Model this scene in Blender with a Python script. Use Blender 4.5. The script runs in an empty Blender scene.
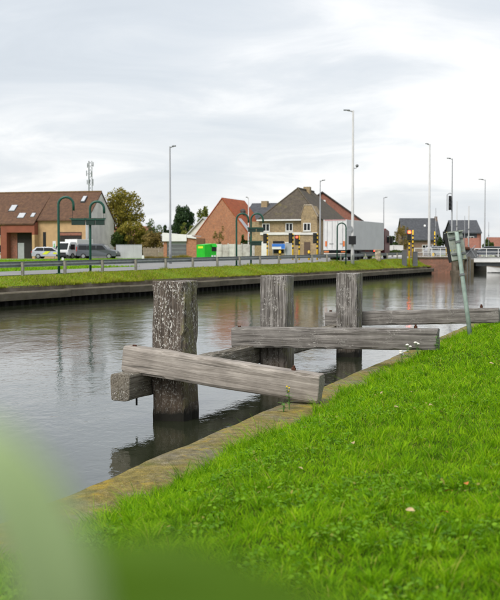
import bpy, math, random
import numpy as np
from mathutils import Vector, Matrix, noise as mnoise

R = math.radians
random.seed(7)
rng = np.random.default_rng(11)
scene = bpy.context.scene
col = scene.collection

# ------------------------------------------------------------------ camera
ZC = 2.6
FPX = 50.0 / 24.0 * 500.0
PITCH = math.atan(48.0 / FPX)
cam_d = bpy.data.cameras.new('camera')
cam = bpy.data.objects.new('camera', cam_d)
col.objects.link(cam)
cam.location = (0, 0, ZC)
cam.rotation_euler = (R(90) - PITCH, 0, 0)
cam_d.sensor_fit = 'HORIZONTAL'
cam_d.sensor_width = 24.0
cam_d.sensor_height = 28.8
cam_d.lens = 50.0
cam_d.clip_start = 0.02
cam_d.clip_end = 9000
cam_d.dof.use_dof = True
cam_d.dof.focus_distance = 16.0
cam_d.dof.aperture_fstop = 2.6
scene.camera = cam

# ------------------------------------------------------------------ sky, sun, exposure
SUN_EL, SUN_AZ = 48.0, 215.0          # azimuth clockwise from +Y
world = bpy.data.worlds.new('World')
scene.world = world
world.use_nodes = True
wt = world.node_tree
wt.nodes.clear()
wn = wt.nodes.new


def wmath(op, a, b=None, clamp=False):
    n = wn('ShaderNodeMath')
    n.operation = op
    n.use_clamp = clamp
    for i, v in enumerate((a, b)):
        if v is None:
            continue
        if isinstance(v, (int, float)):
            n.inputs[i].default_value = v
        else:
            wt.links.new(v, n.inputs[i])
    return n.outputs[0]


w_out = wn('ShaderNodeOutputWorld')
w_bg = wn('ShaderNodeBackground')
w_bg.inputs['Strength'].default_value = 0.1
w_sky = wn('ShaderNodeTexSky')
w_sky.sky_type = 'NISHITA'
w_sky.sun_disc = False
w_sky.sun_elevation = R(SUN_EL)
w_sky.sun_rotation = R(SUN_AZ)
w_sky.air_density = 1.2
w_sky.dust_density = 2.0
w_tc = wn('ShaderNodeTexCoord')
w_sep = wn('ShaderNodeSeparateXYZ')
wt.links.new(w_tc.outputs['Generated'], w_sep.inputs[0])
zabs = wmath('ABSOLUTE', w_sep.outputs[2])
zden = wmath('ADD', zabs, 0.24)
ux = wmath('DIVIDE', w_sep.outputs[0], zden)
uy = wmath('DIVIDE', w_sep.outputs[1], zden)
w_cmb = wn('ShaderNodeCombineXYZ')
wt.links.new(ux, w_cmb.inputs[0])
wt.links.new(uy, w_cmb.inputs[1])


def wnoise(scale, detail, rough, dist, loc, sc=(1, 1, 1), rot=0.0):
    m = wn('ShaderNodeMapping')
    m.inputs['Location'].default_value = loc
    m.inputs['Scale'].default_value = sc
    m.inputs['Rotation'].default_value = (0, 0, rot)
    wt.links.new(w_cmb.outputs[0], m.inputs['Vector'])
    n = wn('ShaderNodeTexNoise')
    n.inputs['Scale'].default_value = scale
    n.inputs['Detail'].default_value = detail
    n.inputs['Roughness'].default_value = rough
    n.inputs['Distortion'].default_value = dist
    wt.links.new(m.outputs[0], n.inputs['Vector'])
    return n.outputs['Fac']


def wramp(fac, stops):
    r = wn('ShaderNodeValToRGB')
    els = r.color_ramp.elements
    while len(els) < len(stops):
        els.new(0.5)
    for e, (p, c) in zip(els, stops):
        e.position = p
        e.color = c if len(c) == 4 else (*c, 1)
    wt.links.new(fac, r.inputs[0])
    return r.outputs[0]


def wmix(fac, a, b):
    m = wn('ShaderNodeMix')
    m.data_type = 'RGBA'
    if isinstance(fac, (int, float)):
        m.inputs[0].default_value = fac
    else:
        wt.links.new(fac, m.inputs[0])
    for i, v in ((6, a), (7, b)):
        if isinstance(v, tuple):
            m.inputs[i].default_value = (*v, 1)
        else:
            wt.links.new(v, m.inputs[i])
    return m.outputs[2]


cl_big = wnoise(0.62, 3.0, 0.5, 0.5, (23.8, 4.4, 0), (1.0, 1.0, 1), R(24))
cl_fine = wnoise(2.6, 7.0, 0.6, 0.6, (8.1, 3.2, 0), (0.8, 1.4, 1), R(14))
cl_sum = wmath('ADD', wmath('MULTIPLY', cl_big, 0.68), wmath('MULTIPLY', cl_fine, 0.32))
cloud_col = wramp(cl_sum, [(0.36, (3.35, 3.6, 3.9)), (0.46, (3.75, 3.98, 4.25)), (0.52, (4.2, 4.36, 4.55)), (0.60, (5.4, 5.4, 5.4))])
# thin bright breaks low over the horizon, as under a high overcast deck
el_low = wramp(zabs, [(0.0, (0.75, 0.75, 0.75)), (0.035, (0.8, 0.8, 0.8)), (0.062, (0, 0, 0)), (1.0, (0, 0, 0))])
br = wnoise(0.55, 5.0, 0.55, 0.4, (0.9, 7.7, 0), (1.0, 0.5, 1))
br_m = wramp(br, [(0.44, (0, 0, 0)), (0.56, (1, 1, 1))])
brk = wmath('MULTIPLY', el_low, br_m)
cloud2 = wmix(brk, cloud_col, (5.3, 5.15, 4.9))
sky_mix = wmix(0.93, w_sky.outputs[0], cloud2)
wt.links.new(sky_mix, w_bg.inputs['Color'])
wt.links.new(w_bg.outputs[0], w_out.inputs[0])

sun_d = bpy.data.lights.new('sun', 'SUN')
sun_d.energy = 1.5
sun_d.angle = R(28)
sun_d.color = (1.0, 0.96, 0.9)
sun = bpy.data.objects.new('sun', sun_d)
col.objects.link(sun)
_az, _el = R(SUN_AZ), R(SUN_EL)
_to = Vector((math.sin(_az) * math.cos(_el), math.cos(_az) * math.cos(_el), math.sin(_el)))
sun.rotation_euler = _to.to_track_quat('Z', 'Y').to_euler()

scene.view_settings.view_transform = 'Standard'
scene.view_settings.look = 'None'
scene.view_settings.gamma = 1.0
scene.view_settings.use_curve_mapping = False
scene.view_settings.exposure = 1.0
scene.cycles.max_bounces = 6
scene.cycles.diffuse_bounces = 3
scene.cycles.glossy_bounces = 3
scene.cycles.transmission_bounces = 3
scene.cycles.transparent_max_bounces = 6
scene.cycles.use_denoising = True


# ------------------------------------------------------------------ photo-pixel geometry
def at(px, py, Y):
    cx, cy = (px - 250) / FPX, -(py - 300) / FPX
    d = Vector((cx, math.cos(PITCH) + cy * math.sin(PITCH), -math.sin(PITCH) + cy * math.cos(PITCH)))
    t = Y / d.y
    return Vector((d.x * t, Y, ZC + d.z * t))


def xa(px, Y):
    return at(px, 252, Y).x


def za(py, Y):
    return at(250, py, Y).z


def hit(px, o, d):
    k = (px - 250) / FPX
    return (k * o[1] - o[0]) / (d[0] - k * d[1])


# frames: near bank (N) and far bank (Q)
ND = Vector((0.350, 0.937)).normalized()
NI = Vector((ND.y, -ND.x))                 # inland on the near side
NO = Vector((-1.71, 9.36))                 # a point on the coping's water edge
QD = Vector((math.sin(R(24.2)), math.cos(R(24.2))))
QN = Vector((-QD.y, QD.x))                 # away from the canal on the far side
QO = Vector((-11.86, 49.4))


def npt(t, i, z):
    p = NO + ND * t + NI * i
    return Vector((p.x, p.y, z))


def qpt(s, v, z):
    p = QO + QD * s + QN * v
    return Vector((p.x, p.y, z))


def q_s(px, v):
    o = QO + QN * v
    return hit(px, o, QD)


def smooth(a, b, x):
    t = min(1, max(0, (x - a) / (b - a)))
    return t * t * (3 - 2 * t)


def lerp_tab(tab, x):
    if x <= tab[0][0]:
        return tab[0][1]
    for (a, za_), (b, zb_) in zip(tab, tab[1:]):
        if x <= b:
            return za_ + (zb_ - za_) * (x - a) / (b - a)
    return tab[-1][1]


def crest(s):
    return 1.27 + 0.0062 * min(90, max(0, s))


def zq(s, v):
    """height of the far land"""
    c = crest(s)
    if v <= 3.2:
        return lerp_tab([(0.9, 0.86), (1.4, 0.98), (2.6, c - 0.06), (3.2, c)], v)
    return c + (1.72 - c) * smooth(10, 40, v)


def zw(x, y):
    p = Vector((x, y)) - QO
    return zq(p.dot(QD), p.dot(QN))


BANK = [(0.45, 0.33), (0.80, 0.37), (1.0, 0.47), (1.35, 0.62), (1.9, 0.80), (3.0, 0.93), (4.9, 1.03), (8, 1.1), (20, 1.2), (400, 1.3)]


def zn(i, x=0.0, y=0.0, t=None):
    t = (Vector((x, y)) - NO).dot(ND) if t is None else t
    return lerp_tab(BANK, i) + 0.14 * smooth(7.5, 10.5, t) * smooth(0.45, 1.1, i) + 0.035 * mnoise.noise((x * 0.7, y * 0.7, 1.3)) * min(1, i)


# ------------------------------------------------------------------ mesh helpers
class MB:
    def __init__(self):
        self.v, self.f = [], []

    def poly(self, pts):
        b = len(self.v)
        self.v += [tuple(p) for p in pts]
        self.f.append(tuple(range(b, b + len(pts))))
        return self

    def box(self, x0, x1, y0, y1, z0, z1):
        b = len(self.v)
        self.v += [(x0, y0, z0), (x1, y0, z0), (x1, y1, z0), (x0, y1, z0), (x0, y0, z1), (x1, y0, z1), (x1, y1, z1), (x0, y1, z1)]
        for q in ((0, 3, 2, 1), (4, 5, 6, 7), (0, 1, 5, 4), (1, 2, 6, 5), (2, 3, 7, 6), (3, 0, 4, 7)):
            self.f.append(tuple(b + i for i in q))
        return self

    def extr(self, pts, vec):
        """closed prism: polygon pts swept by vec"""
        n = len(pts)
        b = len(self.v)
        vec = Vector(vec)
        self.v += [tuple(p) for p in pts] + [tuple(Vector(p) + vec) for p in pts]
        self.f.append(tuple(range(b + n - 1, b - 1, -1)))
        self.f.append(tuple(range(b + n, b + 2 * n)))
        for i in range(n):
            j = (i + 1) % n
            self.f.append((b + i, b + j, b + n + j, b + n + i))
        return self

    def tube(self, pts, r, n=8, cap=True):
        pts = [Vector(p) for p in pts]
        rs = r if isinstance(r, (list, tuple)) else [r] * len(pts)
        b = len(self.v)
        ref = None
        for k, p in enumerate(pts):
            d = (pts[min(k + 1, len(pts) - 1)] - pts[max(k - 1, 0)]).normalized()
            if ref is None:
                ref = Vector((1, 0, 0)) if abs(d.x) < 0.9 else Vector((0, 1, 0))
            a = (ref - d * ref.dot(d)).normalized()
            c = d.cross(a)
            ref = a
            for i in range(n):
                th = 2 * math.pi * i / n
                self.v.append(tuple(p + (a * math.cos(th) + c * math.sin(th)) * rs[k]))
        for k in range(len(pts) - 1):
            for i in range(n):
                j = (i + 1) % n
                self.f.append((b + k * n + i, b + k * n + j, b + (k + 1) * n + j, b + (k + 1) * n + i))
        if cap:
            self.f.append(tuple(b + i for i in range(n - 1, -1, -1)))
            e = b + (len(pts) - 1) * n
            self.f.append(tuple(e + i for i in range(n)))
        return self

    def ball(self, c, r, n=8, m=6):
        if not isinstance(r, (tuple, list)):
            r = (r, r, r)
        b = len(self.v)
        for k in range(m + 1):
            ph = math.pi * k / m
            for i in range(n):
                th = 2 * math.pi * i / n
                self.v.append((c[0] + r[0] * math.sin(ph) * math.cos(th), c[1] + r[1] * math.sin(ph) * math.sin(th), c[2] + r[2] * math.cos(ph)))
        for k in range(m):
            for i in range(n):
                j = (i + 1) % n
                self.f.append((b + k * n + i, b + (k + 1) * n + i, b + (k + 1) * n + j, b + k * n + j))
        return self

    def mesh(self, name, mat, sm=False):
        me = bpy.data.meshes.new(name)
        me.from_pydata(self.v, [], self.f)
        if mat:
            me.materials.append(mat)
        if sm:
            me.polygons.foreach_set('use_smooth', [True] * len(me.polygons))
        me.update()
        return me

    def obj(self, name, mat, parent=None, sm=False, bevel=0.0):
        o = bpy.data.objects.new(name, self.mesh(name, mat, sm))
        col.objects.link(o)
        o.parent = parent
        if bevel:
            m = o.modifiers.new('bevel', 'BEVEL')
            m.width = bevel
            m.segments = 2
            m.limit_method = 'ANGLE'
        return o


def np_mesh(name, verts, faces_flat, sizes, mat):
    """fast mesh from numpy arrays"""
    me = bpy.data.meshes.new(name)
    me.vertices.add(len(verts))
    me.vertices.foreach_set('co', verts.astype(np.float32).ravel())
    me.loops.add(len(faces_flat))
    me.loops.foreach_set('vertex_index', faces_flat.astype(np.int32))
    me.polygons.add(len(sizes))
    starts = np.concatenate(([0], np.cumsum(sizes)[:-1]))
    me.polygons.foreach_set('loop_start', starts.astype(np.int32))
    me.update(calc_edges=True)
    me.validate()
    me.materials.append(mat)
    return me


def tag(o, label=None, cat=None, group=None, kind=None):
    for k, v in (('label', label), ('category', cat), ('group', group), ('kind', kind)):
        if v:
            o[k] = v
    return o


def thing(name, loc, rz, label, cat, group=None):
    e = bpy.data.objects.new(name, None)
    e.empty_display_size = 0.3
    col.objects.link(e)
    e.location = loc
    e.rotation_euler = (0, 0, rz)
    return tag(e, label, cat, group)


def part(parent, name, mat, fn, sm=False, bevel=0.0):
    m = MB()
    fn(m)
    return m.obj(name, mat, parent, sm, bevel)


# ------------------------------------------------------------------ materials
MATS = {}


class NT:
    """small node-graph helper"""

    def __init__(self, name, disp=False):
        self.m = bpy.data.materials.new(name)
        self.m.use_nodes = True
        self.t = self.m.node_tree
        self.b = self.t.nodes['Principled BSDF']
        self.out = self.t.nodes['Material Output']
        MATS[name] = self.m

    def n(self, kind):
        return self.t.nodes.new(kind)

    def link(self, a, b):
        self.t.links.new(a, b)

    def coord(self, which='Object', scale=(1, 1, 1), loc=(0, 0, 0), rot=(0, 0, 0)):
        if which == 'World':
            src = self.n('ShaderNodeNewGeometry').outputs['Position']
        else:
            src = self.n('ShaderNodeTexCoord').outputs[which]
        mp = self.n('ShaderNodeMapping')
        mp.inputs['Scale'].default_value = scale
        mp.inputs['Location'].default_value = loc
        mp.inputs['Rotation'].default_value = rot
        self.link(src, mp.inputs['Vector'])
        return mp.outputs[0]

    def noise(self, vec, scale, detail=4, rough=0.55, dist=0.0):
        n = self.n('ShaderNodeTexNoise')
        n.inputs['Scale'].default_value = scale
        n.inputs['Detail'].default_value = detail
        n.inputs['Roughness'].default_value = rough
        n.inputs['Distortion'].default_value = dist
        self.link(vec, n.inputs['Vector'])
        return n.outputs['Fac']

    def ramp(self, fac, stops, interp='LINEAR'):
        r = self.n('ShaderNodeValToRGB')
        r.color_ramp.interpolation = interp
        els = r.color_ramp.elements
        while len(els) < len(stops):
            els.new(0.5)
        for e, (p, c) in zip(els, stops):
            e.position = p
            e.color = (c, c, c, 1) if isinstance(c, (int, float)) else (*c, 1)
        self.link(fac, r.inputs[0])
        return r.outputs[0]

    def mix(self, fac, a, b, mode='MIX'):
        m = self.n('ShaderNodeMix')
        m.data_type = 'RGBA'
        m.blend_type = mode
        if isinstance(fac, (int, float)):
            m.inputs[0].default_value = fac
        else:
            self.link(fac, m.inputs[0])
        for i, v in ((6, a), (7, b)):
            if isinstance(v, tuple):
                m.inputs[i].default_value = (*v, 1)
            else:
                self.link(v, m.inputs[i])
        return m.outputs[2]

    def math(self, op, a, b=None, clamp=False):
        n = self.n('ShaderNodeMath')
        n.operation = op
        n.use_clamp = clamp
        for i, v in enumerate((a, b)):
            if v is None:
                continue
            if isinstance(v, (int, float)):
                n.inputs[i].default_value = v
            else:
                self.link(v, n.inputs[i])
        return n.outputs[0]

    def sep(self, vec):
        s = self.n('ShaderNodeSeparateXYZ')
        self.link(vec, s.inputs[0])
        return s.outputs

    def base(self, c):
        if isinstance(c, tuple):
            self.b.inputs['Base Color'].default_value = (*c, 1)
        else:
            self.link(c, self.b.inputs['Base Color'])

    def bump(self, h, strength=0.4, dist=0.02):
        b = self.n('ShaderNodeBump')
        b.inputs['Strength'].default_value = strength
        b.inputs['Distance'].default_value = dist
        self.link(h, b.inputs['Height'])
        self.link(b.outputs[0], self.b.inputs['Normal'])

    def set(self, **k):
        for n, v in k.items():
            self.b.inputs[n.replace('_', ' ')].default_value = v
        return self


def plain(name, c, rough=0.6, metal=0.0, var=0.18, scale=3.0, spec=0.4):
    g = NT(name)
    v = g.coord('Object')
    n = g.noise(v, scale, 5, 0.6)
    lo = tuple(x * (1 - var) for x in c)
    hi = tuple(min(0.95, x * (1 + var)) for x in c)
    g.base(g.ramp(n, [(0.3, lo), (0.7, hi)]))
    g.b.inputs['Roughness'].default_value = rough
    g.b.inputs['Metallic'].default_value = metal
    g.b.inputs['Specular IOR Level'].default_value = spec
    return g.m


def emis(name, c, s):
    g = NT(name)
    g.base(c)
    g.b.inputs['Emission Color'].default_value = (*c, 1)
    g.b.inputs['Emission Strength'].default_value = s
    return g.m


def timber_mat(name, lo, hi, paint, lichen, wet, grain=1.0, coat=(0.55, 0.53, 0.49), side=0.0):
    """weathered timber: grain runs along local Z; paint flecks, lichen, dark wet foot (world z)"""
    g = NT(name)
    vg = g.coord('Object', (24 * grain, 24 * grain, 0.8))
    vk = g.coord('Object', (9 * grain, 9 * grain, 0.35))
    vf = g.coord('Object', (1, 1, 0.45))
    ve = g.coord('Object', (1, 1, 1))
    n1 = g.noise(vg, 1.6, 8, 0.62, 0.8)
    nk = g.noise(vk, 1.3, 6, 0.6, 0.5)
    n2 = g.noise(ve, 2.2, 5, 0.62)
    mid = tuple((x + y) / 2 for x, y in zip(lo, hi))
    c = g.ramp(n1, [(0.22, tuple(x * 0.6 for x in lo)), (0.40, lo), (0.52, mid), (0.70, hi)])
    c = g.mix(g.ramp(n2, [(0.40, 0.0), (0.68, 0.6)]), c, tuple(x * 0.6 for x in lo))
    # drying cracks and dark streaks along the grain
    c = g.mix(g.ramp(nk, [(0.30, 0.9), (0.40, 0.0)]), c, tuple(x * 0.22 for x in lo))
    # flakes of old coating
    f = g.noise(vf, 46, 7, 0.72, 0.4)
    patch = g.noise(ve, 3.4, 5, 0.65)
    fm = g.math('MULTIPLY', g.ramp(f, [(0.545, 0.0), (0.575, 1.0)]), g.ramp(patch, [(0.62 - 0.25 * paint, 0.0), (0.70 - 0.2 * paint, 1.0)]))
    c = g.mix(g.math('MULTIPLY', fm, min(1.0, paint * 1.3)), c, coat)
    # lichen, thicker on one side when asked
    l = g.noise(ve, 5.5, 6, 0.68, 0.3)
    if side:
        l = g.math('ADD', l, g.ramp(g.sep(ve)[0], [(0.62 * side, 0.0), (0.92 * side, 0.17)]))
    lm = g.ramp(l, [(0.66 - 0.2 * lichen, 0.0), (0.80 - 0.16 * lichen, min(0.9, 0.4 + lichen * 0.6))])
    c = g.mix(lm, c, g.ramp(n1, [(0.35, (0.10, 0.10, 0.035)), (0.65, (0.27, 0.26, 0.10))]))
    # waterline stain
    pos = g.n('ShaderNodeNewGeometry').outputs['Position']
    z = g.math('ADD', g.sep(pos)[2], g.math('MULTIPLY', g.math('SUBTRACT', g.noise(ve, 4, 5), 0.5), 0.4))
    if wet:
        c = g.mix(g.ramp(z, [(0.40, 0.6), (0.80, 0.0)]), c, (0.07, 0.05, 0.033))
        c = g.mix(g.ramp(z, [(0.10, 1.0), (0.24, 0.0)]), c, (0.012, 0.011, 0.008))
    g.base(c)
    g.set(Roughness=0.85)
    g.b.inputs['Specular IOR Level'].default_value = 0.25
    h = g.math('ADD', g.math('ADD', g.math('MULTIPLY', n1, 0.5), g.ramp(nk, [(0.30, 0.0), (0.42, 0.5)])), g.math('MULTIPLY', fm, 0.2))
    g.bump(h, 0.7, 0.012)
    return g.m


M = {}
M['pile_flaked'] = timber_mat('pile_flaked', (0.06, 0.046, 0.036), (0.21, 0.175, 0.145), 1.0, 0.3, True, side=0.28)
M['pile_grey'] = timber_mat('pile_grey', (0.085, 0.075, 0.066), (0.40, 0.375, 0.35), 0.65, 0.22, True, side=0.30)
M['beam_grey'] = timber_mat('beam_grey', (0.235, 0.208, 0.18), (0.47, 0.425, 0.38), 0.12, 0.12, False)
M['beam_dark'] = timber_mat('beam_dark', (0.12, 0.108, 0.098), (0.33, 0.31, 0.285), 0.42, 0.12, False)
M['waling'] = timber_mat('waling', (0.10, 0.085, 0.065), (0.27, 0.245, 0.20), 0.6, 0.35, False)
M['rust'] = plain('rust', (0.085, 0.035, 0.02), 0.9, 0.2, 0.5, 30)

# water
g = NT('canal_water')
g.base((0.022, 0.026, 0.014))
g.set(Roughness=0.03, IOR=1.75)
g.b.inputs['Specular IOR Level'].default_value = 0.5
va = g.coord('World', (1.0, 0.55, 1), rot=(0, 0, R(12)))
vb = g.coord('World', (1.0, 0.7, 1), rot=(0, 0, R(-25)))
w1 = g.noise(va, 0.9, 3, 0.5, 0.4)
w2 = g.noise(vb, 4.5, 4, 0.55, 0.5)
w3 = g.noise(va, 0.12, 2, 0.5)
hh = g.math('ADD', g.math('MULTIPLY', w1, 1.0), g.math('MULTIPLY', w2, 0.34))
w4 = g.noise(va, 13, 3, 0.5, 0.3)
hh = g.math('ADD', hh, g.math('MULTIPLY', w4, 0.13))
hh = g.math('MULTIPLY', hh, g.ramp(w3, [(0.35, 0.45), (0.65, 1.0)]))
g.bump(hh, 0.20, 0.10)
M['water'] = g.m

# grass blades
def grass_mat(name, a, b, c, dry, dry_amt, scale=1.2, trans=0.35, spec=0.2):
    g = NT(name)
    geo = g.n('ShaderNodeNewGeometry')
    n = g.noise(g.coord('World'), scale, 4, 0.6)
    rnd = geo.outputs['Random Per Island']
    n_b = g.noise(g.coord('World'), scale * 3.4, 3, 0.6)
    f = g.math('ADD', g.math('ADD', g.math('MULTIPLY', n, 0.36), g.math('MULTIPLY', n_b, 0.36)), g.math('MULTIPLY', rnd, 0.28))
    cc = g.ramp(f, [(0.30, a), (0.5, b), (0.68, c)])
    rr = g.n('ShaderNodeMath')
    rr.operation = 'FRACT'
    g.link(g.math('MULTIPLY', rnd, 37.7), rr.inputs[0])
    cc = g.mix(g.ramp(rr.outputs[0], [(1 - dry_amt - 0.01, 0.0), (1 - dry_amt + 0.01, 0.85)]), cc, dry)
    g.base(cc)
    g.set(Roughness=0.65)
    g.b.inputs['Specular IOR Level'].default_value = spec
    tr = g.n('ShaderNodeBsdfTranslucent')
    g.link(cc, tr.inputs['Color'])
    ms = g.n('ShaderNodeMixShader')
    ms.inputs[0].default_value = trans
    g.link(g.b.outputs[0], ms.inputs[1])
    g.link(tr.outputs[0], ms.inputs[2])
    g.link(ms.outputs[0], g.out.inputs[0])
    return g.m


M['grass'] = grass_mat('lawn_grass', (0.038, 0.13, 0.002), (0.175, 0.39, 0.003), (0.37, 0.58, 0.010), (0.50, 0.44, 0.10), 0.03, 1.9, 0.40, 0.12)
M['clover'] = grass_mat('clover_leaf', (0.05, 0.14, 0.005), (0.12, 0.27, 0.008), (0.20, 0.38, 0.015), (0.30, 0.26, 0.06), 0.03, 2.5, 0.3, 0.2)
M['far_grass'] = grass_mat('bank_grass', (0.13, 0.20, 0.008), (0.27, 0.35, 0.015), (0.42, 0.42, 0.04), (0.36, 0.26, 0.10), 0.16, 0.22)
M['verge_grass'] = grass_mat('verge_grass', (0.12, 0.27, 0.006), (0.20, 0.38, 0.008), (0.27, 0.44, 0.015), (0.33, 0.27, 0.10), 0.02, 0.25)


def soil(name, stops, scale, rough=0.95):
    g = NT(name)
    v = g.coord('World')
    n = g.noise(v, scale, 6, 0.65)
    g.base(g.ramp(n, stops))
    g.set(Roughness=rough)
    g.b.inputs['Specular IOR Level'].default_value = 0.05
    g.bump(g.noise(v, scale * 6, 4), 0.5, 0.03)
    return g.m


M['near_soil'] = soil('turf_soil', [(0.3, (0.025, 0.04, 0.006)), (0.7, (0.06, 0.10, 0.008))], 3)
M['far_soil'] = soil('far_turf', [(0.3, (0.10, 0.17, 0.015)), (0.55, (0.16, 0.24, 0.025)), (0.75, (0.2, 0.24, 0.06))], 0.35)
M['asphalt'] = soil('pale_asphalt', [(0.3, (0.21, 0.21, 0.21)), (0.7, (0.29, 0.29, 0.285))], 0.4)
M['asphalt_dark'] = soil('grey_asphalt', [(0.3, (0.20, 0.20, 0.2)), (0.7, (0.27, 0.27, 0.265))], 0.4)

# lichen-covered coping
g = NT('coping_concrete')
v = g.coord('World')
n1 = g.noise(v, 1.3, 6, 0.65)
n2 = g.noise(v, 9, 6, 0.7)
n3 = g.noise(v, 45, 4, 0.7)
c = g.ramp(n2, [(0.3, (0.10, 0.085, 0.055)), (0.5, (0.21, 0.185, 0.125)), (0.7, (0.33, 0.295, 0.22))])
c = g.mix(g.ramp(n1, [(0.36, 0.0), (0.56, 0.85)]), c, g.ramp(n2, [(0.3, (0.12, 0.095, 0.02)), (0.65, (0.36, 0.285, 0.06))]))
c = g.mix(g.ramp(g.noise(v, 3.2, 6, 0.7), [(0.54, 0.0), (0.66, 0.8)]), c, (0.44, 0.31, 0.035))
c = g.mix(g.ramp(n3, [(0.62, 0.0), (0.7, 0.6)]), c, (0.42, 0.40, 0.36))
c = g.mix(g.ramp(g.noise(v, 2.1, 5, 0.7), [(0.55, 0.0), (0.68, 0.7)]), c, (0.11, 0.13, 0.03))
n5 = g.noise(v, 110, 3, 0.7)
c = g.mix(g.ramp(n5, [(0.40, 0.65), (0.52, 0.0)]), c, (0.05, 0.042, 0.028))
c = g.mix(g.ramp(n5, [(0.58, 0.0), (0.68, 0.6)]), c, (0.50, 0.46, 0.38))
c = g.mix(g.ramp(g.noise(v, 22, 5, 0.7), [(0.30, 0.8), (0.42, 0.0)]), c, (0.055, 0.055, 0.02))
g.base(c)
g.set(Roughness=0.95)
g.b.inputs['Specular IOR Level'].default_value = 0.1
g.bump(g.math('ADD', g.math('ADD', n2, g.math('MULTIPLY', n3, 0.5)), g.math('MULTIPLY', n5, 0.4)), 0.9, 0.02)
M['coping'] = g.m

g = NT('quay_concrete')
v = g.coord('World', (1, 1, 2.5))
n1 = g.noise(v, 0.55, 6, 0.65)
n2 = g.noise(v, 4, 5, 0.7)
c = g.ramp(n1, [(0.3, (0.055, 0.045, 0.028)), (0.5, (0.11, 0.092, 0.062)), (0.72, (0.18, 0.155, 0.115))])
c = g.mix(g.ramp(n2, [(0.5, 0.0), (0.7, 0.6)]), c, (0.11, 0.11, 0.045))
g.base(c)
g.set(Roughness=0.95)
g.bump(n2, 0.5, 0.03)
M['quay'] = g.m
M['quay_riser'] = soil('quay_riser', [(0.3, (0.075, 0.06, 0.042)), (0.55, (0.15, 0.125, 0.095)), (0.75, (0.23, 0.20, 0.165))], 1.1)
M['sheet_pile'] = plain('sheet_pile_steel_shaded', (0.010, 0.009, 0.007), 0.9, 0.0, 0.4, 1.5)  # dark wet steel; near-black tone also paints in the shade under the cap


def brickish(name, a, b, mortar, sx=0.21, sz=0.065, stain=(0.06, 0.05, 0.04), stain_amt=0.35):
    g = NT(name)
    v = g.coord('Object')
    s = g.sep(v)
    cm = g.n('ShaderNodeCombineXYZ')
    g.link(g.math('ADD', s[0], s[1]), cm.inputs[0])
    g.link(s[2], cm.inputs[1])
    br = g.n('ShaderNodeTexBrick')
    br.inputs['Scale'].default_value = 1.0
    br.inputs['Brick Width'].default_value = sx
    br.inputs['Row Height'].default_value = sz
    br.inputs['Mortar Size'].default_value = 0.008
    br.inputs['Color1'].default_value = (*a, 1)
    br.inputs['Color2'].default_value = (*b, 1)
    br.inputs['Mortar'].default_value = (*mortar, 1)
    g.link(cm.outputs[0], br.inputs['Vector'])
    c = br.outputs['Color']
    c = g.mix(g.ramp(g.noise(v, 0.7, 6, 0.65), [(0.45, 0.0), (0.75, stain_amt)]), c, stain)
    c = g.mix(g.ramp(g.noise(v, 3.5, 5, 0.65), [(0.48, 0.0), (0.70, 0.45)]), c, tuple(min(1, x * 1.6) for x in b))
    c = g.mix(g.ramp(g.noise(g.coord('Object', (1, 1, 1), (7, 3, 1)), 5.0, 5, 0.7), [(0.50, 0.0), (0.68, 0.55)]), c, tuple(x * 0.4 for x in a))
    g.base(c)
    g.set(Roughness=0.9)
    return g.m


M['brick_orange'] = brickish('orange_brick', (0.36, 0.125, 0.055), (0.44, 0.175, 0.08), (0.34, 0.26, 0.2))
M['brick_tan'] = brickish('tan_brick', (0.28, 0.19, 0.085), (0.38, 0.275, 0.14), (0.32, 0.28, 0.22), stain=(0.09, 0.07, 0.05), stain_amt=0.6)
M['brick_red'] = brickish('red_brick', (0.24, 0.07, 0.045), (0.31, 0.10, 0.06), (0.25, 0.2, 0.16))
M['brick_abut'] = brickish('abutment_brick', (0.22, 0.085, 0.05), (0.30, 0.125, 0.075), (0.27, 0.22, 0.18), stain_amt=0.5)
M['brick_brown'] = brickish('brown_brick', (0.17, 0.10, 0.07), (0.23, 0.14, 0.10), (0.22, 0.19, 0.16))


def tiles(name, a, b, moss, moss_amt, row=0.32):
    g = NT(name)
    v = g.coord('Object')
    s = g.sep(v)
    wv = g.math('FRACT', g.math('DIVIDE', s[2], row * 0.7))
    n = g.noise(v, 2.2, 6, 0.65)
    n2 = g.noise(v, 14, 4, 0.7)
    n3 = g.noise(v, 6, 5, 0.7)
    c = g.ramp(g.math('ADD', g.math('MULTIPLY', n, 0.4), g.math('ADD', g.math('MULTIPLY', n2, 0.25), g.math('MULTIPLY', n3, 0.35))), [(0.36, tuple(x * 0.7 for x in a)), (0.5, tuple((x + y) / 2 for x, y in zip(a, b))), (0.64, tuple(y * 1.25 for y in b))])
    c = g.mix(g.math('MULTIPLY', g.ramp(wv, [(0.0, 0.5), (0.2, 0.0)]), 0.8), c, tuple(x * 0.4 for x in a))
    c = g.mix(g.ramp(g.noise(v, 0.9, 6, 0.7), [(0.66 - 0.25 * moss_amt, 0.0), (0.85 - 0.25 * moss_amt, moss_amt)]), c, moss)
    g.base(c)
    g.set(Roughness=0.85)
    g.bump(wv, 0.5, 0.03)
    return g.m


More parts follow.
